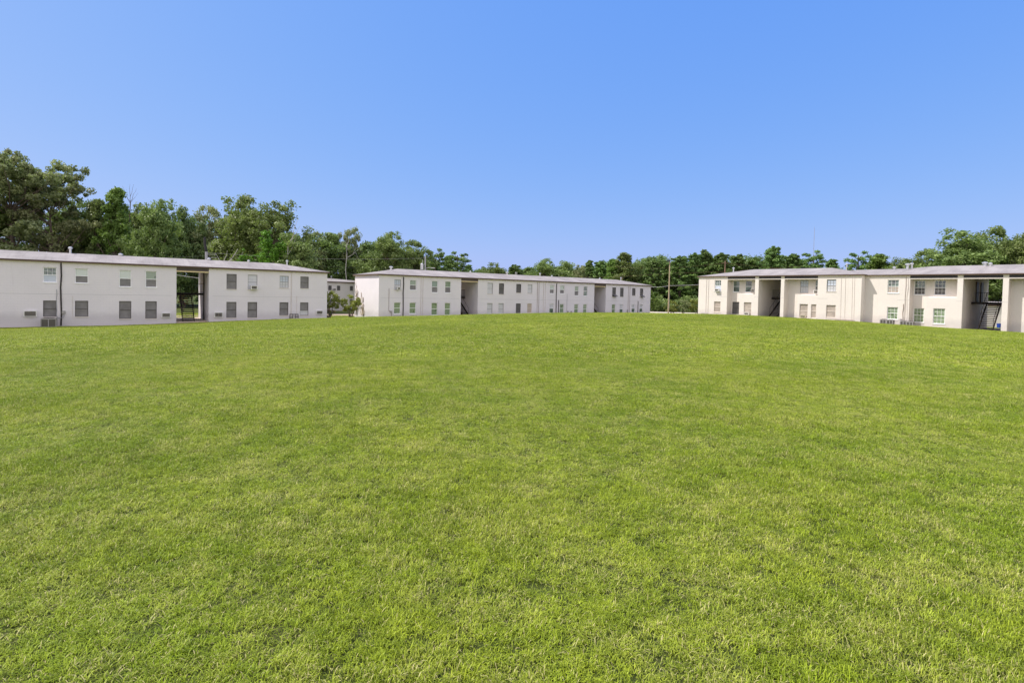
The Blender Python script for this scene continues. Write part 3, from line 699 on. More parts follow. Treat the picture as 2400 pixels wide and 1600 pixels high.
# ------------------------------------------------------------------ foliage
def leaf_mat(name, dark, light, trans=.35, hue_var=.5):
    t = NT(name)
    a = t.attr('tone'); rnd = t.node('ShaderNodeObjectInfo').outputs['Random']
    n = t.noise(.35, 3, .6, vec=t.pos())
    f = t.math('ADD', t.math('MULTIPLY', a, .75), t.math('MULTIPLY', n, .35), clamp=True)
    c = t.mix(f, dark, light)
    h = t.node('ShaderNodeHueSaturation')
    t.link(t.math('ADD', .5-.02*hue_var, t.math('MULTIPLY', rnd, .04*hue_var)), h.inputs['Hue'])
    t.link(t.math('ADD', .82, t.math('MULTIPLY', rnd, .36)), h.inputs['Value']); h.inputs['Saturation'].default_value = 1.0
    t.link(c, h.inputs['Color'])
    b = t.node('ShaderNodeBsdfPrincipled'); t.link(h.outputs[0], b.inputs['Base Color']); b.inputs['Roughness'].default_value = .5; b.inputs['Specular IOR Level'].default_value = .35
    tr = t.node('ShaderNodeBsdfTranslucent'); t.link(t.mix(.5, h.outputs[0], (.25, .38, .05), 'MIX'), tr.inputs['Color'])
    m = t.node('ShaderNodeMixShader'); m.inputs[0].default_value = trans
    t.link(b.outputs[0], m.inputs[1]); t.link(tr.outputs[0], m.inputs[2]); t.link(m.outputs[0], t.out.inputs['Surface']); return t.mat
M['leaf_oak'] = leaf_mat('leaf_oak', (.075, .12, .034), (.31, .39, .125))
M['leaf_olive'] = leaf_mat('leaf_olive', (.10, .13, .052), (.42, .45, .21))
M['leaf_bright'] = leaf_mat('leaf_bright', (.065, .120, .025), (.23, .35, .07))
M['leaf_pine'] = leaf_mat('leaf_pine', (.050, .100, .028), (.22, .34, .09), .25)
M['leaf_yellow'] = leaf_mat('leaf_yellow', (.10, .125, .022), (.36, .37, .07))
M['leaf_vine'] = leaf_mat('leaf_vine', (.05, .12, .01), (.16, .34, .03))
M['leaf_dark'] = leaf_mat('leaf_dark', (.055, .095, .030), (.23, .31, .10))
M['flower_pink'] = leaf_mat('flower_pink', (.25, .10, .10), (.50, .27, .26), .2, .1)
M['flower_red'] = leaf_mat('flower_red', (.10, .01, .012), (.25, .02, .02), .2, .1)
t = NT('bark'); n = t.noise(3, 5, .7, vec=t.mapped(t.obj(), (2, 2, .4)))
t.bsdf(t.mix(n, (.07, .05, .04), (.24, .19, .15)), .95); M['bark'] = t.mat
M['bark_pale'] = flat('bark_pale', (.42, .40, .37), .9, var=.3)
M['bark_burnt'] = flat('bark_burnt', (.035, .033, .035), .8, var=.5)
M['bark_vine'] = flat('dead_vine', (.50, .42, .33), .9, var=.3)

def leaves_at(rng, centres, radii, per, size, squash=.75, tones=None, up=.35, aspect=1.7):
    """leaf clumps: many small quads scattered in shells round the clump centres; returns co, quads, tone"""
    C = np.repeat(centres, per, 0); Rr = np.repeat(radii, per); n = len(C)
    d = rng.normal(size=(n, 3)); d /= np.linalg.norm(d, axis=1)[:, None]
    r = Rr*(rng.random(n)**.45)*(.85+.3*rng.random(n))
    P = C + d*r[:, None]*np.array([1, 1, squash])
    nrm = d*.7 + rng.normal(size=(n, 3))*.6 + np.array([0, 0, up]); nrm /= np.linalg.norm(nrm, axis=1)[:, None]
    a = np.cross(nrm, rng.normal(size=(n, 3))); a /= np.linalg.norm(a, axis=1)[:, None]; b = np.cross(nrm, a)
    s = size*(.55+.9*rng.random(n))[:, None]
    a = a*s*.5*aspect/1.3; b = b*s*.5/1.3
    co = np.stack([P-a, P-b*.9+a*.1, P+a, P+b*.9+a*.1], 1).reshape(-1, 3)
    q = np.arange(n*4).reshape(n, 4)
    ct = (rng.random(len(centres)) if tones is None else tones)
    tn = np.repeat(np.repeat(ct, per)*.6 + rng.random(n)*.4, 4)
    return co, q, tn
def limb(mb, rng, p0, p1, r0, r1, n=5, wob=.35):
    p0 = np.array(p0, float); p1 = np.array(p1, float); pts = []; L = np.linalg.norm(p1-p0)
    for i in range(n+1):
        f = i/n; w = rng.normal(size=3)*wob*L*.07*math.sin(math.pi*f)
        pts.append(tuple(p0*(1-f)+p1*f + w + np.array([0, 0, -.10*L*math.sin(math.pi*f)*(.5)])))
    mb.tube(pts, [r0+(r1-r0)*i/n for i in range(n+1)], 6)
    return pts

def crown_points(rng, kind, H, Rd):
    """clump centres and radii for a crown of height H, radius Rd"""
    c = []; r = []
    if kind == 'oak':         # broad: several big lobes, each of many clumps, open between
        lobes = []
        for k in range(11):
            a = 2*math.pi*k/11 + rng.random()*.5; rad = Rd*(.35+.4*rng.random()) if k else 0
            lobes.append((rad*math.cos(a), rad*math.sin(a), H*(.38+.5*rng.random()*(1-rad/Rd*.4)), Rd*(.30+.16*rng.random())))
        lobes.append((0, 0, H*.82, Rd*.42))
        for lx, ly, lz, lr in lobes:
            for k in range(17):
                d = rng.normal(size=3); d /= np.linalg.norm(d); d[2] = d[2]*.8+.15
                q = lr*(.55+.5*rng.random()); p = np.array([lx, ly, lz])+d*q
                if p[2] < H*.14: continue
                p[2] = min(p[2], H*.97); c.append(p); r.append(.55+.65*rng.random())
        for k in range(45):
            a = rng.random()*6.28; q = Rd*.85*math.sqrt(rng.random()); c.append(np.array([q*math.cos(a), q*math.sin(a), H*(.12+.3*rng.random())])); r.append(.8+.5*rng.random())
    elif kind == 'airy':      # high open crown, layered sprays on long limbs
        for k in range(30):
            a = rng.random()*6.28; el = rng.random(); L = Rd*(.45+.6*rng.random())
            z = H*(.45+.5*el); tip = np.array([L*math.cos(a), L*math.sin(a), z - .05*H*(L/Rd)])*np.array([1, 1, 1])
            st = np.array([0, 0, z*.85])
            for f in np.linspace(.35, 1, 9):
                c.append(st*(1-f)+tip*f + rng.normal(size=3)*np.array([.7, .7, .35])); r.append(.40+.5*rng.random())
        for k in range(30):
            a = rng.random()*6.28; q = Rd*.8*math.sqrt(rng.random()); c.append(np.array([q*math.cos(a), q*math.sin(a), H*(.15+.3*rng.random())])); r.append(.9+.5*rng.random())
    elif kind == 'tall':
        for k in range(150):
            z = rng.random()**.8; w = Rd*(1-.78*max(0, z-.35)/.65)*(.8+.4*rng.random()); a = rng.random()*6.28; q = w*math.sqrt(rng.random())
            c.append(np.array([q*math.cos(a), q*math.sin(a), H*(.10+.86*z)])); r.append(.45+.5*rng.random())
    elif kind == 'pine':      # whorled branches with needle tufts, open towards the top
        for k in range(84):
            z = (k/83)**.85; w = Rd*(1.0-.70*max(0, z-.35)/.65)*(.4+.75*rng.random()); a = k*2.4+rng.random()
            for f in (.4, .7, 1.0):
                c.append(np.array([w*f*math.cos(a), w*f*math.sin(a), H*(.10+.86*z)+.16*w*f+rng.normal()*.12])); r.append((.24+.34*rng.random())*(1.15-.45*z))
        for k in range(3): c.append(np.array([rng.normal()*.08, rng.normal()*.08, H*(.94+.025*k)])); r.append(.2)
    elif kind == 'pine_open':
        for k in range(26):
            z = .45+.55*k/25; w = Rd*(.5+.6*rng.random())*(1-.45*max(0, z-.6)/.4); a = k*2.4+rng.random()
            for f in (.55, .95):
                c.append(np.array([w*f*math.cos(a), w*f*math.sin(a), H*.96*z+rng.normal()*.2])); r.append(.42+.4*rng.random())
        for k in range(30):
            a = rng.random()*6.28; q = Rd*.9*math.sqrt(rng.random()); c.append(np.array([q*math.cos(a), q*math.sin(a), H*(.1+.33*rng.random())])); r.append(.5+.5*rng.random())
    return np.array(c), np.array(r)

def make_variant(kind, seed, H, Rd, leafmat, per, size, barkmat='bark', squash=.75):
    rng = np.random.default_rng(seed)
    c, r = crown_points(rng, kind, H, Rd)
    tones = np.clip(.25+.55*(c[:, 2]/H)*rng.random(len(c))+.35*rng.random(len(c)), 0, 1)*0 + rng.random(len(c))
    co, q, tn = leaves_at(rng, c, r, per, size, squash, tones)
    cm = quads_mesh('crown', co, q, M[leafmat], attrs=[('tone', 'POINT', tn)])
    mb = MB(); tr = H*.017+.09
    top = H*(.95 if 'pine' in kind or kind == 'tall' else .62)
    pts = limb(mb, rng, (0, 0, -.6), (0, 0, top), tr*1.3, tr*.25, 8, .3)
    idx = rng.permutation(len(c))[:46]
    for i in idx:
        t_ = c[i]; zs = min(top*.95, max(H*.15, t_[2]-np.hypot(t_[0], t_[1])*(.65 if 'pine' not in kind else .1)))
        f = zs/top; k = min(len(pts)-2, int(f*(len(pts)-1))); base = np.array(pts[k])*(1-(f*(len(pts)-1)-k)) + np.array(pts[k+1])*(f*(len(pts)-1)-k)
        limb(mb, rng, base, t_, tr*.42*(1-.5*f), .018, 4, .5)
    tm = bpy.data.meshes.new('trunk'); tm.from_pydata([tuple(v) for v in mb.v], [], mb.f); tm.materials.append(M[barkmat]); tm.update()
    return dict(crown=cm, trunk=tm, H=H, R=Rd)
VAR = {
 'oak_airy': [make_variant('airy', 3, 22, 7.5, 'leaf_olive', 115, .29), make_variant('airy', 13, 22, 7.5, 'leaf_olive', 115, .29)],
 'oak_a': [make_variant('oak', 21, 17, 5.5, 'leaf_olive', 90, .30), make_variant('oak', 24, 17, 5.5, 'leaf_oak', 90, .30)],
 'oak_b': [make_variant('oak', 31, 13, 4.2, 'leaf_oak', 82, .29), make_variant('oak', 33, 13, 4.2, 'leaf_dark', 82, .29), make_variant('oak', 35, 13, 4.2, 'leaf_oak', 82, .29)],
 'oak_c': [make_variant('oak', 41, 18, 6.2, 'leaf_oak', 105, .30), make_variant('oak', 45, 18, 6.2, 'leaf_olive', 105, .30)],
 'tall_a': [make_variant('tall', 51, 16, 3.4, 'leaf_oak', 95, .28)],
 'tall_b': [make_variant('tall', 55, 16, 3.4, 'leaf_bright', 80, .32)],
 'pine_a': [make_variant('pine', 61, 12, 2.6, 'leaf_pine', 64, .26, squash=.8), make_variant('pine', 62, 12, 2.6, 'leaf_pine', 64, .26, squash=.8)],
 'pine_b': [make_variant('pine_open', 65, 12, 2.8, 'leaf_pine', 85, .25, squash=.6), make_variant('pine_open', 66, 12, 2.8, 'leaf_pine', 85, .25, squash=.6)],
 'pine_c': [make_variant('pine', 71, 13, 3.4, 'leaf_pine', 76, .28, squash=.85), make_variant('pine', 73, 13, 3.4, 'leaf_pine', 76, .28, squash=.85)],
}
rt = random.Random(5)
def plant_tree(var, x, y, ztop, Rd, name, label, cat='tree', group='trees behind the buildings', rz=None, mats=None):
    g = ground(x, y); h = ztop-g
    t_ = empty(name, (x, y, g-.02), rt.random()*6.28 if rz is None else rz)
    k_ = 1.5 if 'pine' in name else 1.16; t_.scale = (Rd/var['R']*k_, Rd/var['R']*k_, h/var['H']*1.02)
    tag(t_, label, cat, group)
    c = bpy.data.objects.new('crown', var['crown']); COL.objects.link(c); c.parent = t_
    k = bpy.data.objects.new('trunk', var['trunk']); COL.objects.link(k); k.parent = t_
    return t_
for i, (kind, x, y, zt, rd, nm, lb) in enumerate(TREES):
    v = VAR[kind]; plant_tree(v[i % len(v)], x, y, zt, rd, nm, lb, 'pine' if 'pine' in nm else 'tree')

# woodland that reads as one mass behind the countable trees
rng = np.random.default_rng(99)
cc = []; rr = []
def band(pts, depth, n, hmin, hmax):
    for _ in range(n):
        k = rng.integers(0, len(pts)-1); f = rng.random(); a = np.array(pts[k]); b = np.array(pts[k+1]); p = a*(1-f)+b*f
        nrm = p[:2]/np.linalg.norm(p[:2]); q = p[:2]+nrm*rng.random()*depth
        top = p[2]; g_ = ground(q[0], q[1]); top = top*(.94+.06*math.sin(q[0]*.55)+.05*math.sin(q[0]*1.3+1)); z = g_ + hmin + (top-g_-hmin)*rng.random()**.55
        cc.append((q[0], q[1], z)); rr.append(.8+.9*rng.random())
band([(-150, 70, 17), (-108, 94, 17), (-84, 103, 16), (-66, 108, 15.8), (-46, 115, 13.8), (-28, 118, 11.6), (-17, 118, 8)], 12, 2300, .3, 14)
band([(-18, 124, 7.6), (-6, 148, 8.0), (6, 148, 8.8), (16, 140, 9.4), (26, 136, 10.6), (34, 131, 11.6), (50, 130, 12.4), (66, 130, 12.5), (82, 128, 8.8)], 12, 3400, .3, 9)
band([(76, 112, 8.6), (84, 100, 10.5), (92, 92, 12.6), (108, 84, 13)], 10, 800, .3, 10)
cc = np.array(cc); rr = np.array(rr)
co, q, tn = leaves_at(rng, cc, rr, 70, .40, .8)
wo = bpy.data.objects.new('woodland', quads_mesh('woodland', co, q, M['leaf_dark'], attrs=[('tone', 'POINT', tn)])); COL.objects.link(wo)
tag(wo, 'dark woodland filling the space behind the first row of trees', kind='stuff')

# shrubs and small trees near the buildings
def shrub(name, label, x, y, h, rd, mat, n=30, per=60, size=.16, stems=4, cat='shrub', seed=1, flower=None, group=None, low=.25, bark='bark', z0=None):
    rng = np.random.default_rng(seed); g = ground(x, y) if z0 is None else z0
    o = empty(name, (x, y, g-.02)); tag(o, label, cat, group)
    c = []; r = []
    for k in range(n):
        a = rng.random()*6.28; z = low+(1-low)*rng.random(); q_ = rd*(.35+.65*math.sin(math.pi*min(.95, max(.15, (z-low)/(1-low)*.8+.1))))*math.sqrt(rng.random())
        c.append((q_*math.cos(a), q_*math.sin(a), h*z*.95)); r.append(rd*(.16+.14*rng.random()))
    c = np.array(c); r = np.array(r)
    co, q, tn = leaves_at(rng, c, r, per, size)
    cr = bpy.data.objects.new('crown', quads_mesh('crown', co, q, M[mat], attrs=[('tone', 'POINT', tn)])); COL.objects.link(cr); cr.parent = o
    if flower:
        top = c[c[:, 2] > h*.35]; co, q, tn = leaves_at(rng, top, r[:len(top)]*.9+.05, per//2, size*.9)
        fo = bpy.data.objects.new('blossom', quads_mesh('blossom', co, q, M[flower], attrs=[('tone', 'POINT', tn)])); COL.objects.link(fo); fo.parent = o
    mb = MB()
    for k in range(stems):
        a = 6.28*k/stems+rng.random(); i = rng.integers(0, len(c))
        pts = limb(mb, rng, (.08*math.cos(a), .08*math.sin(a), -.2), (c[i][0]*.8, c[i][1]*.8, c[i][2]*.8), .045+.012*h, .012, 6, .6)
    mb.build('stem', M[bark], o); return o
shrub('ornamental_tree', 'small multi stemmed tree beside the shaded end of the left building', -21.3, 61.2, 3.3, 1.35, 'leaf_yellow', n=34, seed=4, stems=6, cat='tree', low=.3)
shrub('ornamental_tree', 'small yellow green tree close to the sunlit end wall of the middle building', -19.1, 62.0, 2.8, 1.25, 'leaf_yellow', n=28, seed=8, stems=6, cat='tree', low=.32)
shrub('flowering_shrub', 'low pink flowering shrub at the corner of the left building', -22.1, 63.5, 1.55, .8, 'leaf_yellow', n=14, seed=5, stems=3, flower='flower_pink')
shrub('flowering_shrub', 'red flowering shrub seen through the open stairwell of the left building', -49.9, 79.5, 2.9, .8, 'leaf_dark', n=12, seed=6, stems=4, flower='flower_red')
shrub('leafy_bush', 'leafy bush with pale leaves behind the stairwell of the left building', -47.2, 83, 4.6, 1.9, 'leaf_oak', n=30, seed=16, stems=4)
for i, (x, y, h, rd, sd, lb) in enumerate([(29.6, 97.5, 2.4, 1.5, 11, 'yellow tinted myrtle nearest the tall wooden pole'), (31.6, 97.2, 2.6, 1.6, 12, 'yellow tinted myrtle in the middle of the roadside row of three'), (33.9, 96.5, 2.6, 1.6, 15, 'yellow tinted myrtle touching the corner of the cream building')]):
    shrub('myrtle_shrub', lb, x, y, h, rd, 'leaf_yellow' if i != 1 else 'leaf_olive', n=30, seed=sd, stems=4, group='myrtles by the road', low=.22)
for i, (x, y, h, rd, lb) in enumerate([(24.3, 112, 5.0, 2.3, 'young bright green pine left of the foot of the tall pole'), (28.6, 111, 4.6, 2.0, 'young bright green pine right of the foot of the tall pole')]):
    shrub('young_pine', lb, x, y, h, rd, 'leaf_bright', n=50, seed=21+i, stems=3, cat='pine', per=70, size=.3, group='young pines at the wood edge', low=.12)
# undergrowth along the wood edge beside the road
cc = []; rr = []; rng = np.random.default_rng(12)
for _ in range(420):
    f = rng.random(); x = 8+f*62; y = 113.5-6*max(0, (x-40)/30) + rng.random()*5; cc.append((x, y, ground(x, y)+.3+2.8*rng.random()**1.5)); rr.append(.6+.5*rng.random())
co, q, tn = leaves_at(rng, np.array(cc), np.array(rr), 80, .32)
o = bpy.data.objects.new('undergrowth', quads_mesh('undergrowth', co, q, M['leaf_oak'], attrs=[('tone', 'POINT', tn)])); COL.objects.link(o); tag(o, 'green undergrowth along the wood edge beyond the pale road', kind='stuff')
# trees behind the right passage
plant_tree(VAR['oak_b'][0], 74, 92, 7.5, 5.0, 'broadleaf_tree', 'sunlit tree seen through the open passage above the iron railing')
plant_tree(VAR['tall_b'][0], 68.5, 82, 6.2, 3.6, 'broadleaf_tree', 'bright green tree behind the railing of the right passage')

# vine covered tree
o = empty('vine_covered_tree', (-37.4, 79, ground(-37.4, 79))); tag(o, 'bright green vine covered dead tree with forked arms above the left roof', 'tree')
rng = np.random.default_rng(77); mb = MB(); c = []; r = []
for p1, n_ in (((0.4, 0, 12.2), 90), ((2.5, .5, 10.6), 60), ((-3.4, 0, 8.8), 50), ((1.8, -.5, 9.2), 50), ((-1.6, .4, 8.4), 50)):
    pts = limb(mb, rng, (0, 0, 0), p1, .28, .06, 6, .5)
    for k in range(n_*3):
        f = .2+.8*rng.random(); q_ = np.array(p1)*f*np.array([min(1, f+.3), 1, 1]) + rng.normal(size=3)*np.array([.62, .5, .6])*(1.3-.75*f); c.append(q_); r.append(.16+.22*rng.random())
mb.build('trunk', M['bark'], o)
co, q, tn = leaves_at(rng, np.array(c), np.array(r), 26, .22); cr = bpy.data.objects.new('crown', quads_mesh('crown', co, q, M['leaf_vine'], attrs=[('tone', 'POINT', tn)])); COL.objects.link(cr); cr.parent = o
# snags and dead branches
def dead(name, label, x, y, ztop, sticks, mat, tk=1.0, seed=1, cat='dead tree'):
    g = ground(x, y); rng = np.random.default_rng(seed); mb = MB(); H = ztop-g
    for a, b, ra, rb in sticks:
        limb(mb, rng, (a[0], a[1], a[2]*H), (b[0], b[1], b[2]*H), ra*tk, rb*tk, 5, .45)
    o = mb.build(name, M[mat], None, (x, y, g)); tag(o, label, cat); return o
dead('dead_snag', 'charred black tree snag with pale streaks standing above the left roof', -46.6, 81, 9.6, [((0, 0, 0), (-.3, 0, .6), .3, .24), ((-.3, 0, .6), (-.9, 0, .98), .26, .16), ((-.3, 0, .66), (-1.0, .1, .8), .12, .04)], 'bark_burnt', seed=3)
dead('dead_tree', 'bleached dead tree with curving bare limbs right of the charred snag', -44.0, 80.5, 7.9, [((0, 0, 0), (-.2, 0, .72), .2, .12), ((-.2, 0, .70), (1.9, 0, .97), .10, .04), ((.3, 0, .62), (2.6, 0, .80), .12, .04), ((1.5, 0, .72), (2.7, 0, .93), .06, .02), ((-.2, 0, .72), (.3, 0, .95), .06, .02), ((-.1, 0, .7), (-1.6, 0, .9), .08, .02)], 'bark_pale', seed=4)
dead('dead_tree', 'thin bleached branches reaching up in front of the broad high oak', -34.4, 79.5, 12.4, [((0, 0, 0), (.4, 0, .7), .2, .10), ((.4, 0, .7), (1.9, 0, 1.0), .10, .03), ((.7, 0, .76), (2.2, 0, .92), .07, .02), ((.4, 0, .62), (1.6, 0, .8), .07, .02)], 'bark_pale', tk=.6, seed=5)
dead('dead_tree', 'grey dead branching tree above the gap between the two long buildings', -35.0, 110, 15.0, [((0, 0, 0), (.2, 0, .62), .16, .11), ((.2, 0, .60), (1.0, 0, 1.0), .13, .03), ((.4, 0, .72), (-.4, 0, .98), .06, .02), ((.2, 0, .62), (2.6, 0, .72), .10, .03), ((1.5, 0, .67), (2.7, 0, .86), .05, .02), ((2.0, 0, .7), (3.0, 0, .58), .05, .02)], 'bark_pale', tk=.6, seed=6)
dead('dead_tree', 'bare leafless twigs sticking up beside the bright leafy spire', -72.3, 99, 20.6, [((0, 0, 0), (.3, 0, .85), .2, .07), ((.3, 0, .85), (.2, 0, 1.0), .05, .01), ((.3, 0, .84), (-1.2, 0, .985), .04, .01), ((.3, 0, .86), (1.4, 0, .97), .04, .01), ((.25, 0, .9), (.9, 0, 1.0), .03, .01), ((.3, 0, .84), (-.5, 0, .96), .03, .01), ((.3, 0, .85), (1.7, 0, .93), .03, .01)], 'bark', seed=7)
# dead vine on the sunlit end wall of the middle building (end plane: local x = 0)
n_end = Vector((-d2.x, -d2.y, 0)); inn = Vector((-d2.y, d2.x, 0)); o2 = base2+d2*T2
rng = np.random.default_rng(9); mb = MB()
def endp(y, z, out=.07): p = o2+inn*y+n_end*out; return (p.x, p.y, z)
for a, b, ra, rb in (((4.8, -1.3), (4.7, .9), .10, .05), ((4.9, -1.2), (5.35, 1.5), .07, .04), ((5.2, -1.3), (5.9, -.5), .05, .02), ((4.6, -1.3), (4.1, -.7), .06, .02), ((4.6, -1.3), (4.5, .1), .08, .03), ((4.9, -1.3), (4.75, -.6), .09, .05)):
    limb(mb, rng, endp(*a), endp(*b), ra, rb, 6, .5)
o = mb.build('dead_vine', M['bark_vine']); tag(o, 'withered pale vine stems climbing the sunlit end wall', 'vine')
o = empty('climbing_vine', endp(6.9, -1.4, .12)); tag(o, 'climbing vine with few leaves at the back edge of the sunlit end wall', 'vine')
mb = MB(); rng = np.random.default_rng(10); e0 = np.array(endp(6.9, -1.4, .12)); c = []
for pa, pb, ra, rb in (((6.9, -1.4), (6.8, 1.2), .07, .05), ((6.8, 1.0), (7.3, 3.1), .05, .02), ((6.8, .2), (5.6, .75), .05, .015), ((6.8, -.4), (5.7, -.05), .05, .015), ((6.9, .9), (6.5, 1.8), .12, .05)):
    A = np.array(endp(*pa, .12))-e0; B = np.array(endp(*pb, .14))-e0; limb(mb, rng, A, B, ra, rb, 5, .6); c += [A*.35+B*.65, B]
mb.build('stem', M['bark_vine'], o)
cp = [np.array(endp(y, z, .25))-e0 for y, z in ((6.9, 0), (6.7, -.2), (7.2, -.4), (6.9, -.7), (5.8, .7), (6.1, .6), (5.9, -.05), (6.5, .3), (7.4, -.5), (7.5, .1))]
co, q, tn = leaves_at(rng, np.array(cp), np.full(len(cp), .24), 36, .15); cr = bpy.data.objects.new('leaves', quads_mesh('leaves', co, q, M['leaf_yellow'], attrs=[('tone', 'POINT', tn)])); COL.objects.link(cr); cr.parent = o

# ------------------------------------------------------------------ poles, wires, mast, condensers, bin
def pole(label, x, y, ztop, r=.12, mat='wood_pole', arms=()):
    g = ground(x, y); o = empty('utility_pole', (x, y, g)); tag(o, label, 'utility pole')
    m = MB(); h = ztop-g; m.tube([(0, 0, -.5), (.02, 0, h*.5), (0, 0, h)], [r*1.15, r, r*.8], 10); m.build('pole', M[mat], o)
    return o, h
o, h = pole('tall pale wooden pole standing alone on the lawn edge between the buildings', 25.3, 85, 7.55, .10)
m = MB(); m.box(-.42, .12, -.09, .09, h+.02, h+.15); m.tube([(-.1, 0, h-.1), (-.1, 0, h+.4)], .05, 6); m.tube([(-.42, 0, h-.02), (-.42, 0, h+.1)], [.16, .1], 8); m.build('lamp_head', M['bark_burnt'], o)
m = MB(); m.box(.12, .16, -.03, .03, 1.0, 3.5); m.build('conduit', M['pipe_grey'], o)
o, h = pole('utility pole with a grey transformer behind the middle roof', -15.35, 92, 7.9, .13, 'pipe_grey')
m = MB(); m.tube([(-.55, -.1, h-2.3), (-.55, -.1, h-1.35)], .27, 12); m.tube([(-.55, -.1, h-1.35), (-.55, -.1, h-1.2)], [.27, .1], 12); m.tube([(-.45, 0, h-1.2), (-.45, 0, h-.6)], .03, 6); m.build('transformer', M['galv'], o)
m = MB(); m.tube([(0, 0, h-2.2), (.5, 0, h-1.95), (1.2, 0, h-1.95)], .04, 6); m.box(1.1, 1.7, -.12, .12, h-2.05, h-1.93); m.build('lamp_arm', M['galv'], o)
o, h = pole('thin brown utility pole among the pines behind the cream building', 42.3, 105, 9.2, .14, 'wood_dark')
m = MB(); m.box(-.7, .7, -.05, .05, h-.5, h-.38); m.build('crossarm', M['wood_dark'], o)
o, h = pole('short utility pole with crossarms beside the charred snag', -43.6, 75, 6.75, .075, 'pipe_grey')
for k, dz in enumerate((.35, .8, 1.2)):
    m = MB(); m.box(.1, 1.35, -.04, .04, h-dz-.06, h-dz); m.build('crossarm', M['pipe_grey'], o)
o, h = pole('grey utility pole seen through the stairwell of the left building', -40.0, 68.5, 6.3, .11, 'pipe_grey')
def wire(label, pts, r=.014, mat='wire', sag=.3):
    P = []
    for i in range(len(pts)-1):
        a = Vector(pts[i]); b = Vector(pts[i+1])
        for k in range(10):
            f = k/10; p = a.lerp(b, f); p.z -= sag*math.sin(math.pi*f); P.append(p)
    P.append(Vector(pts[-1])); m = MB(); m.tube(P, r, 5)
    o = m.build('overhead_wire', M[mat]); tag(o, label, 'wire', 'overhead wires'); return o
pr = o2 + d2*(73.95-T2)
wire('thick pale cable crossing the gap at the tall wooden pole', [(23.75, 90.3, 3.45), (25.3, 84.9, 3.6), (36, 78, 4.45)], .024, 'wire', .12)
wire('thin cable just below the thick pale one right of the tall wooden pole', [(25.3, 84.8, 3.5), (36, 79, 4.0)], .010, 'wood_dark', .1)
wire('faint upper cable between the tall wooden pole and the cream roof', [(12, 95, 5.0), (25.3, 84.8, 5.6), (42, 76, 6.7)], .009, 'wood_dark', .2)
wire('upper cable over the roof of the far white building', [(-60, 78, 6.4), (-43.6, 75, 6.2), (-15.4, 92, 5.6)], .014, 'wire_dark', .5)
wire('lower cable over the roof of the far white building', [(-43.6, 75, 5.4), (-30, 83, 4.6), (-15.4, 92, 4.6)], .018, 'wire_dark', .3)
wire('grey cable among the oaks above the left roof end', [(-43.6, 75, 6.6), (-15.4, 92, 7.6)], .010, 'wire', .5)
wire('service cable slanting across the stairwell opening of the left building', [(-46, 66, 3.2), (-40, 68.5, 4.4)], .03, 'wire', .2)
wire('second service cable crossing the stairwell opening of the left building', [(-46, 67, 3.6), (-38, 69, 2.6)], .03, 'wire', .1)
wire('high cable from the brown pole over the pines', [(20, 112, 8.0), (42.3, 105, 8.8), (70, 95, 7.6)], .009, 'wood_dark', .7)
o = empty('radio_mast', (342, 600, -2)); tag(o, 'very thin distant radio mast rising over the pines', 'mast')
m = MB()
for a in range(3): m.tube([(.28*math.cos(a*2.09), .28*math.sin(a*2.09), 0), (.28*math.cos(a*2.09), .28*math.sin(a*2.09), 86)], .055, 4)
for k in range(56):
    z = k*1.5
    for a in range(3): b = (a+1) % 3; m.tube([(.28*math.cos(a*2.09), .28*math.sin(a*2.09), z), (.28*math.cos(b*2.09), .28*math.sin(b*2.09), z+1.5)], .03, 3, cap=False)
m.build('lattice', M['mast'], o)
m = MB(); m.tube([(0, 0, 84), (0, 0, 88)], .06, 5); m.build('antenna', M['mast'], o)

def condenser(x, y, rz, label, w=.8, h=.62):
    g = ground(x, y); o = empty('condenser_unit', (x, y, g+.02), rz); tag(o, label, 'air conditioner', 'condenser units on the ground')
    m = MB(); m.box(-w/2, w/2, -w/2, w/2, 0, .06)
    for sx in (-1, 1):
        for sy in (-1, 1): m.box(sx*w/2-.03, sx*w/2+.03, sy*w/2-.03, sy*w/2+.03, .06, h-.08)
    m.box(-w/2-.01, w/2+.01, -w/2-.01, w/2+.01, h-.08, h); m.box(-.03, .03, -w/2-.015, -w/2+.02, .061, h-.081)
    m.build('casing', M['ac_grey'], o)
    g_ = MB(); g_.box(-w/2+.035, w/2-.035, -w/2+.03, w/2-.03, .061, h-.081, 0)
    for k in range(9):
        z = .09+k*(h-.2)/9; g_.box(-w/2+.03, -.031, -w/2-.006, -w/2+.028, z, z+.015); g_.box(.031, w/2-.03, -w/2-.006, -w/2+.028, z, z+.015)
    g_.build('coil_grille', M['louvre'], o)
    f = MB(); f.tube([(0, 0, h), (0, 0, h+.03)], [w*.4, w*.36], 14); f.build('fan_guard', M['iron'], o); return o
def loc(root, x, y): p = root.matrix_basis @ Vector((x, y, 0)); return p.x, p.y
def mb_(root): return Matrix.Translation(root.location) @ Euler(root.rotation_euler).to_matrix().to_4x4()
p = mb_(b1) @ Vector((X1(-4.42), -.75, 0)); condenser(p.x, p.y, TH1, 'grey condenser unit under the black drain pipe of the left building', .92, .72)
for (x_, lb) in ((1.75, 'condenser unit left of the pair nearest the stepped corner shadow'), (2.62, 'condenser unit right of the pair under the lower grid window')):
    pass
for x_, lb, hh in ((1.85, 'condenser unit standing first from the shaded corner of the set back cream block', .46), (2.42, 'condenser unit standing second from the shaded corner of the set back cream block', .46), (3.55, 'condenser unit at the foot of the tangled pipes of the set back cream block', .44), (4.08, 'small condenser unit right of the tangled pipes of the set back cream block', .42)):
    p = mb_(b4) @ Vector((x_, -.6, 0)); condenser(p.x, p.y, RZ3, lb, .5, hh)
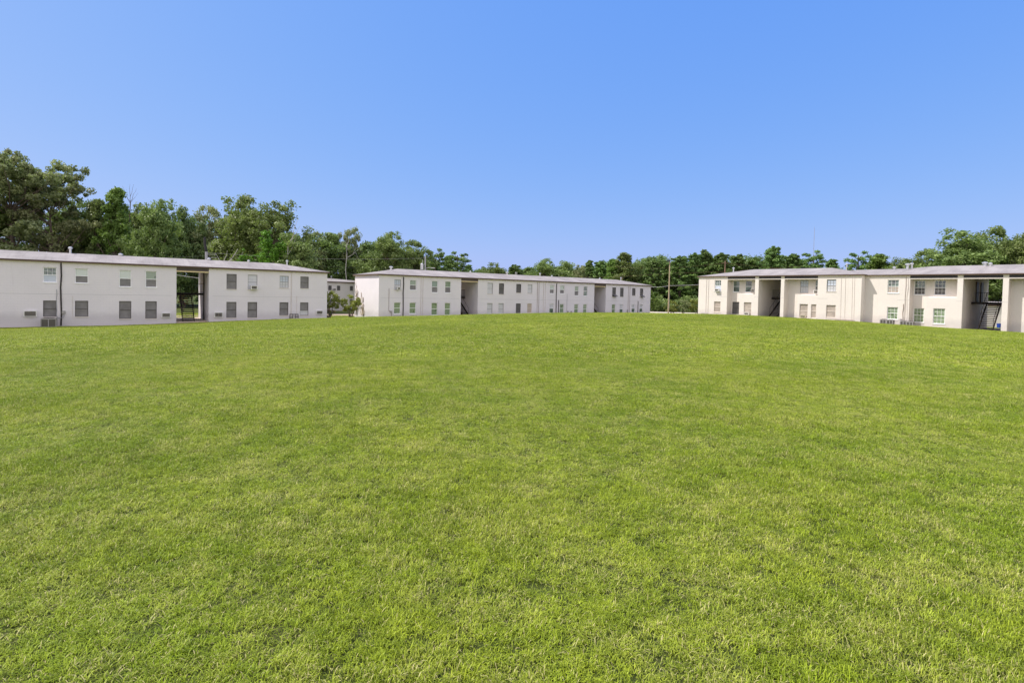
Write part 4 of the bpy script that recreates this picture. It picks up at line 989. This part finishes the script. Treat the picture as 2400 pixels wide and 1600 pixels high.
g = ground(63.2, 68); o = empty('trash_bin', (63.2, 68, g)); tag(o, 'blue wheeled bin glimpsed through the right passage', 'bin'); o.scale = (.6, .6, .6)
m = MB(); m.poly([(-.28, -.3, .1), (.28, -.3, .1), (.34, -.36, .95), (-.34, -.36, .95)]); m.poly([(.28, -.3, .1), (.28, .3, .1), (.34, .36, .95), (.34, -.36, .95)]); m.poly([(.28, .3, .1), (-.28, .3, .1), (-.34, .36, .95), (.34, .36, .95)]); m.poly([(-.28, .3, .1), (-.28, -.3, .1), (-.34, -.36, .95), (-.34, .36, .95)]); m.build('body', M['blue_bin'], o)
m = MB(); m.box(-.37, .37, -.4, .38, .955, 1.02); m.build('lid', M['blue_bin'], o)
m = MB(); m.tube([(-.3, .28, .12), (.3, .28, .12)], .12, 10); m.build('wheels', M['iron'], o)
# ------------------------------------------------------------------ grass
def blade_mat():
    t = NT('grass_blade'); p = t.pos(); tone = t.attr('tone'); dry = t.attr('dry')
    n1 = t.noise(.28, 4, .6, vec=p, dist=.5); n2 = t.noise(1.7, 4, .65, vec=p)
    c = t.mix(t.ramp(n1, [(.40, 0), (.60, 1)]), GREEN_A, GREEN_B)
    c = t.mix(t.ramp(n2, [(.44, 0), (.72, .75)]), c, GREEN_C)
    n6 = t.noise(.085, 3, .55, vec=p, dist=.6); c = t.mix(t.ramp(n6, [(.42, 0), (.60, .42)]), c, (.26, .36, .012))
    n5 = t.noise(4.5, 3, .6, vec=p)
    c = t.mix(t.ramp(n5, [(.40, 0), (.66, .6)]), c, (.20, .28, .012))
    c = t.mix(t.math('MULTIPLY', tone, .72, clamp=True), c, (.060, .100, .008))
    # worn, dry patches
    f = t.math('LESS_THAN', dry, t.ramp(n2, [(.40, .03), (.75, .22)]))
    c = t.mix(f, c, (.52, .48, .20))
    b = t.node('ShaderNodeBsdfPrincipled'); t.link(c, b.inputs['Base Color']); b.inputs['Roughness'].default_value = .42; b.inputs['Specular IOR Level'].default_value = .2
    tr = t.node('ShaderNodeBsdfTranslucent'); t.link(t.mix(.3, c, (.36, .42, .05)), tr.inputs['Color'])
    m = t.node('ShaderNodeMixShader'); m.inputs[0].default_value = .18
    t.link(b.outputs[0], m.inputs[1]); t.link(tr.outputs[0], m.inputs[2]); t.link(m.outputs[0], t.out.inputs['Surface']); return t.mat
GREEN_A = (.34, .46, .020); GREEN_B = (.52, .61, .050); GREEN_C = (.68, .70, .14)
M['blade'] = blade_mat()
def patch(seed, size, n, wid, lo, hi, lean, stray=.03):
    rng = np.random.default_rng(seed)
    # clumped base positions
    nc = max(8, n//45); cx = rng.uniform(-size/2, size/2, (nc, 2)); ci = rng.integers(0, nc, n)
    P = np.where(rng.random(n)[:, None] < .62, cx[ci]+rng.normal(size=(n, 2))*size*.032, rng.uniform(-size/2, size/2, (n, 2)))
    P = np.clip(P, -size*.54, size*.54)
    heading = (rng.random(nc)*6.28)[ci] + rng.normal(size=n)*1.0
    heading = np.where(rng.random(n) < .5, 6.28*rng.random(n), heading)
    cl = (.55+.85*rng.random(nc)**1.4)[ci]; ct = rng.random(nc)[ci]
    L = rng.uniform(lo, hi, n)*cl*(1+(rng.random(n) < stray)*.7); w = wid*(.6+.7*rng.random(n))
    th = np.clip(rng.normal(lean, .38, n), .15, 1.45)          # lean from vertical at the tip
    dx, dy = np.cos(heading), np.sin(heading); px, py = -dy, dx
    co = np.zeros((n, 7, 3)); z0 = rng.uniform(-.006, .012, n)
    for k, (s, ws) in enumerate(((0, .8), (.38, 1.0), (.72, .72))):
        a = th*(.35+.65*s); h = L*s*np.sin(a); z = z0 + L*s*np.cos(a)
        for j, sg in enumerate((-1, 1)):
            co[:, k*2+j, 0] = P[:, 0]+dx*h+px*w*.5*ws*sg; co[:, k*2+j, 1] = P[:, 1]+dy*h+py*w*.5*ws*sg; co[:, k*2+j, 2] = z
    a = np.minimum(th*1.12, 1.6); co[:, 6, 0] = P[:, 0]+dx*L*np.sin(a); co[:, 6, 1] = P[:, 1]+dy*L*np.sin(a); co[:, 6, 2] = z0+L*np.maximum(np.cos(a), .02)
    b = (np.arange(n)*7)[:, None]
    tri = np.concatenate([b+np.array([[0, 1, 3]]), b+np.array([[0, 3, 2]]), b+np.array([[2, 3, 5]]), b+np.array([[2, 5, 4]]), b+np.array([[4, 5, 6]])], 0)
    tn = np.repeat(rng.random(n)**1.5*.7+ct**2*.6, 7); dr = np.repeat(rng.random(n), 7)
    me = quads_mesh('grass_patch', co.reshape(-1, 3), tri, M['blade'], smooth=False, attrs=[('tone', 'POINT', tn), ('dry', 'POINT', dr)])
    return bpy.data.objects.new('grass_patch', me)      # source for the geometry nodes only
NEAR = [patch(100+i, .5, 3600, .0031, .018, .040, 1.05) for i in range(4)]
FAR = [patch(200+i, 1.25, 4600, .009, .028, .054, 1.0) for i in range(3)]

def scatter(name, srcs, pts, rot, scl, idx, label):
    me = bpy.data.meshes.new(name); me.vertices.add(len(pts)); me.vertices.foreach_set('co', np.ascontiguousarray(pts, np.float32).ravel())
    a = me.attributes.new('rot', 'FLOAT_VECTOR', 'POINT'); a.data.foreach_set('vector', np.ascontiguousarray(rot, np.float32).ravel())
    a = me.attributes.new('scl', 'FLOAT_VECTOR', 'POINT'); a.data.foreach_set('vector', np.ascontiguousarray(scl, np.float32).ravel())
    a = me.attributes.new('idx', 'INT', 'POINT'); a.data.foreach_set('value', np.ascontiguousarray(idx, np.int32))
    me.update(); o = bpy.data.objects.new(name, me); COL.objects.link(o); tag(o, label, kind='stuff')
    ng = bpy.data.node_groups.new(name+'_nodes', 'GeometryNodeTree'); ng.interface.new_socket('Geometry', in_out='INPUT', socket_type='NodeSocketGeometry'); ng.interface.new_socket('Geometry', in_out='OUTPUT', socket_type='NodeSocketGeometry')
    N = ng.nodes; Lk = ng.links; gi = N.new('NodeGroupInput'); go = N.new('NodeGroupOutput')
    j = N.new('GeometryNodeJoinGeometry')
    for s in srcs[::-1]:
        oi = N.new('GeometryNodeObjectInfo'); oi.inputs['Object'].default_value = s; oi.inputs['As Instance'].default_value = True; oi.transform_space = 'ORIGINAL'
        Lk.new(oi.outputs['Geometry'], j.inputs[0])
    ip = N.new('GeometryNodeInstanceOnPoints'); ip.inputs['Pick Instance'].default_value = True
    Lk.new(gi.outputs[0], ip.inputs['Points']); Lk.new(j.outputs[0], ip.inputs['Instance'])
    for nm, ty, sock in (('rot', 'FLOAT_VECTOR', 'Rotation'), ('scl', 'FLOAT_VECTOR', 'Scale'), ('idx', 'INT', 'Instance Index')):
        na = N.new('GeometryNodeInputNamedAttribute'); na.data_type = ty; na.inputs['Name'].default_value = nm
        Lk.new(na.outputs['Attribute'], ip.inputs[sock])
    Lk.new(ip.outputs[0], go.inputs[0])
    md = o.modifiers.new('scatter', 'NODES'); md.node_group = ng; return o
def lumps(x, y):
    return .5+.5*np.sin(x*1.1+2.2*np.sin(y*.8+.4)+.7*np.sin(x*.37))*np.sin(y*1.3+1.7*np.sin(x*.6))
def inside_any(x, y):
    bad = np.zeros(len(x), bool)
    for root, (a, b, c, d) in ((b1, (-1, 50.6, -.35, 8.2)), (b2, (-.5, 50, -.35, 8.2)), (b3, (-.2, 19, -.35, 10.8)), (b4, (-.2, 19, -.35, 10.8))):
        th = root.rotation_euler.z; dx = x-root.location.x; dy = y-root.location.y
        u = dx*math.cos(th)+dy*math.sin(th); v = -dx*math.sin(th)+dy*math.cos(th)
        bad |= (u > a) & (u < b) & (v > c) & (v < d)
    return bad
def field(step, y0, y1, sl, margin, jit, seed, n_src, hs, x_lo=-1e9, x_hi=1e9):
    rng = np.random.default_rng(seed); ys = np.arange(y0, y1, step); xs = np.arange(-(y1*sl+margin), y1*sl+margin, step)
    X, Y = np.meshgrid(xs, ys); X = X.ravel()+rng.uniform(-jit, jit, X.size)*step; Y = Y.ravel()+rng.uniform(-jit, jit, Y.size)*step
    k = (np.abs(X) < np.maximum(Y, 0)*sl+margin) & ~inside_any(X, Y)
    X, Y = X[k], Y[k]; Z = ground_np(X, Y)
    e = .4; sx = (ground_np(X+e, Y)-Z)/e; sy = (ground_np(X, Y+e)-Z)/e; n = len(X)
    rz = rng.random(n)*6.283
    rot = np.zeros((n, 3))
    # tilt with the ground, then spin about the vertical
    for i in range(n):
        nz = Vector((-sx[i], -sy[i], 1)).normalized(); q_ = Vector((0, 0, 1)).rotation_difference(nz) @ Euler((0, 0, rz[i])).to_quaternion()
        rot[i] = q_.to_euler()
    lu = lumps(X, Y); s = .92+.2*rng.random(n)
    scl = np.stack([s, s, s*(hs[0]+hs[1]*lu)], 1)
    return np.stack([X, Y, Z+.004], 1), rot, scl, rng.integers(0, n_src, n)
scatter('lawn_grass', NEAR, *field(.35, .8, 15.5, 1.02, 3.5, .22, 1, len(NEAR), (.7, .65)), 'mown green grass with dry straw patches in the foreground')
scatter('grass_field', FAR, *field(.85, 14.4, 72, 1.02, 4, .22, 2, len(FAR), (.75, .5)), 'mown green grass covering the rise up to the buildings')

# ------------------------------------------------------------------ sky, sun, camera
EL, AZ = R(52.4), R(180.0)      # the sun stands to the left (towards -X)
sd = Vector((math.cos(EL)*math.cos(AZ), math.cos(EL)*math.sin(AZ), math.sin(EL)))
sun = bpy.data.lights.new('sun', 'SUN'); sun.energy = SUN_E; sun.angle = R(.53); sun.color = (1.0, .94, .86)
so = bpy.data.objects.new('sun', sun); COL.objects.link(so); so.rotation_euler = (-sd).to_track_quat('-Z', 'Y').to_euler(); so.location = (0, 0, 60)
w = bpy.data.worlds.new('World'); scene.world = w; w.use_nodes = True; nt = w.node_tree; nt.nodes.clear()
sky = nt.nodes.new('ShaderNodeTexSky'); sky.sky_type = 'NISHITA'; sky.sun_disc = False; sky.sun_elevation = EL; sky.sun_rotation = R(270)
sky.air_density = 1.0; sky.dust_density = SKY_DUST; sky.ozone_density = SKY_OZ; sky.altitude = 60
# the deep periwinkle of this sky: each channel of the sky texture re-graded
KS = SKY_E*2**EXPO; sp = nt.nodes.new('ShaderNodeSeparateColor'); cbn = nt.nodes.new('ShaderNodeCombineColor'); nt.links.new(sky.outputs[0], sp.inputs[0])
for i, (a_, g_) in enumerate(SKY_GRADE):
    m1 = nt.nodes.new('ShaderNodeMath'); m1.operation = 'MULTIPLY'; m1.inputs[1].default_value = .205; nt.links.new(sp.outputs[i], m1.inputs[0])
    m2 = nt.nodes.new('ShaderNodeMath'); m2.operation = 'POWER'; m2.inputs[1].default_value = g_; nt.links.new(m1.outputs[0], m2.inputs[0])
    m3 = nt.nodes.new('ShaderNodeMath'); m3.operation = 'MULTIPLY'; m3.inputs[1].default_value = a_/KS; nt.links.new(m2.outputs[0], m3.inputs[0]); nt.links.new(m3.outputs[0], cbn.inputs[i])
bg = nt.nodes.new('ShaderNodeBackground'); bg.inputs['Strength'].default_value = SKY_E; ow = nt.nodes.new('ShaderNodeOutputWorld')
# added unseen fill: broken white cloud behind viewer and overhead, lights the shaded walls
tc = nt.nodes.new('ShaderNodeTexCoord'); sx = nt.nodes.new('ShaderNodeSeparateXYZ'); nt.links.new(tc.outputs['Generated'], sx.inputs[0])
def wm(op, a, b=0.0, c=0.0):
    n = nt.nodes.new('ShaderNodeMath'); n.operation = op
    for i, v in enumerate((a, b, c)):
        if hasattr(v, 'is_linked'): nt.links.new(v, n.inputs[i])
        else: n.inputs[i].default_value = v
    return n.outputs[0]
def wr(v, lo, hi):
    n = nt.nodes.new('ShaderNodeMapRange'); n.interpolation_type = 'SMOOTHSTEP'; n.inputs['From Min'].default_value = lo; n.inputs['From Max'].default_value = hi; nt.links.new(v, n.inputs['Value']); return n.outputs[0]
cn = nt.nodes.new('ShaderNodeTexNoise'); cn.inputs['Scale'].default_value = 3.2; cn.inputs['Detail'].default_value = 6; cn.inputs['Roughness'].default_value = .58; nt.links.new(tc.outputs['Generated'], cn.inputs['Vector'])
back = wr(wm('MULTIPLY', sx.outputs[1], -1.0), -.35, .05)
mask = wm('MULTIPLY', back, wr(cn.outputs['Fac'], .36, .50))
cm_ = nt.nodes.new('ShaderNodeMix'); cm_.data_type = 'RGBA'; nt.links.new(mask, cm_.inputs[0]); nt.links.new(cbn.outputs[0], cm_.inputs[6]); cm_.inputs[7].default_value = (FILL_CLOUD[0]/KS, FILL_CLOUD[1]/KS, FILL_CLOUD[2]/KS, 1)
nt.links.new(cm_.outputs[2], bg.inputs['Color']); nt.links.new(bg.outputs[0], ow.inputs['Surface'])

cam = bpy.data.cameras.new('camera'); co_ = bpy.data.objects.new('camera', cam); COL.objects.link(co_); scene.camera = co_
F_, PI_, RO_, CY_ = 1231.03, .0280303, .0225168, 722.581
cam.sensor_width = 36; cam.lens = 36*F_/2400; cam.clip_end = 4000; cam.clip_start = .05
cam.shift_y = -(800-CY_)/2400
co_.location = (0, 0, H_EYE)
co_.rotation_euler = (Matrix.Rotation(-PI_, 4, 'X') @ Matrix.Rotation(math.pi/2, 4, 'X') @ Matrix.Rotation(RO_*ROLL_SIGN, 4, 'Z')).to_euler()
scene.view_settings.view_transform = 'Standard'; scene.view_settings.look = 'None'; scene.view_settings.gamma = 1; scene.view_settings.exposure = EXPO
scene.cycles.max_bounces = 8; scene.cycles.transparent_max_bounces = 8; scene.cycles.diffuse_bounces = 4
scene.cycles.use_denoising = True
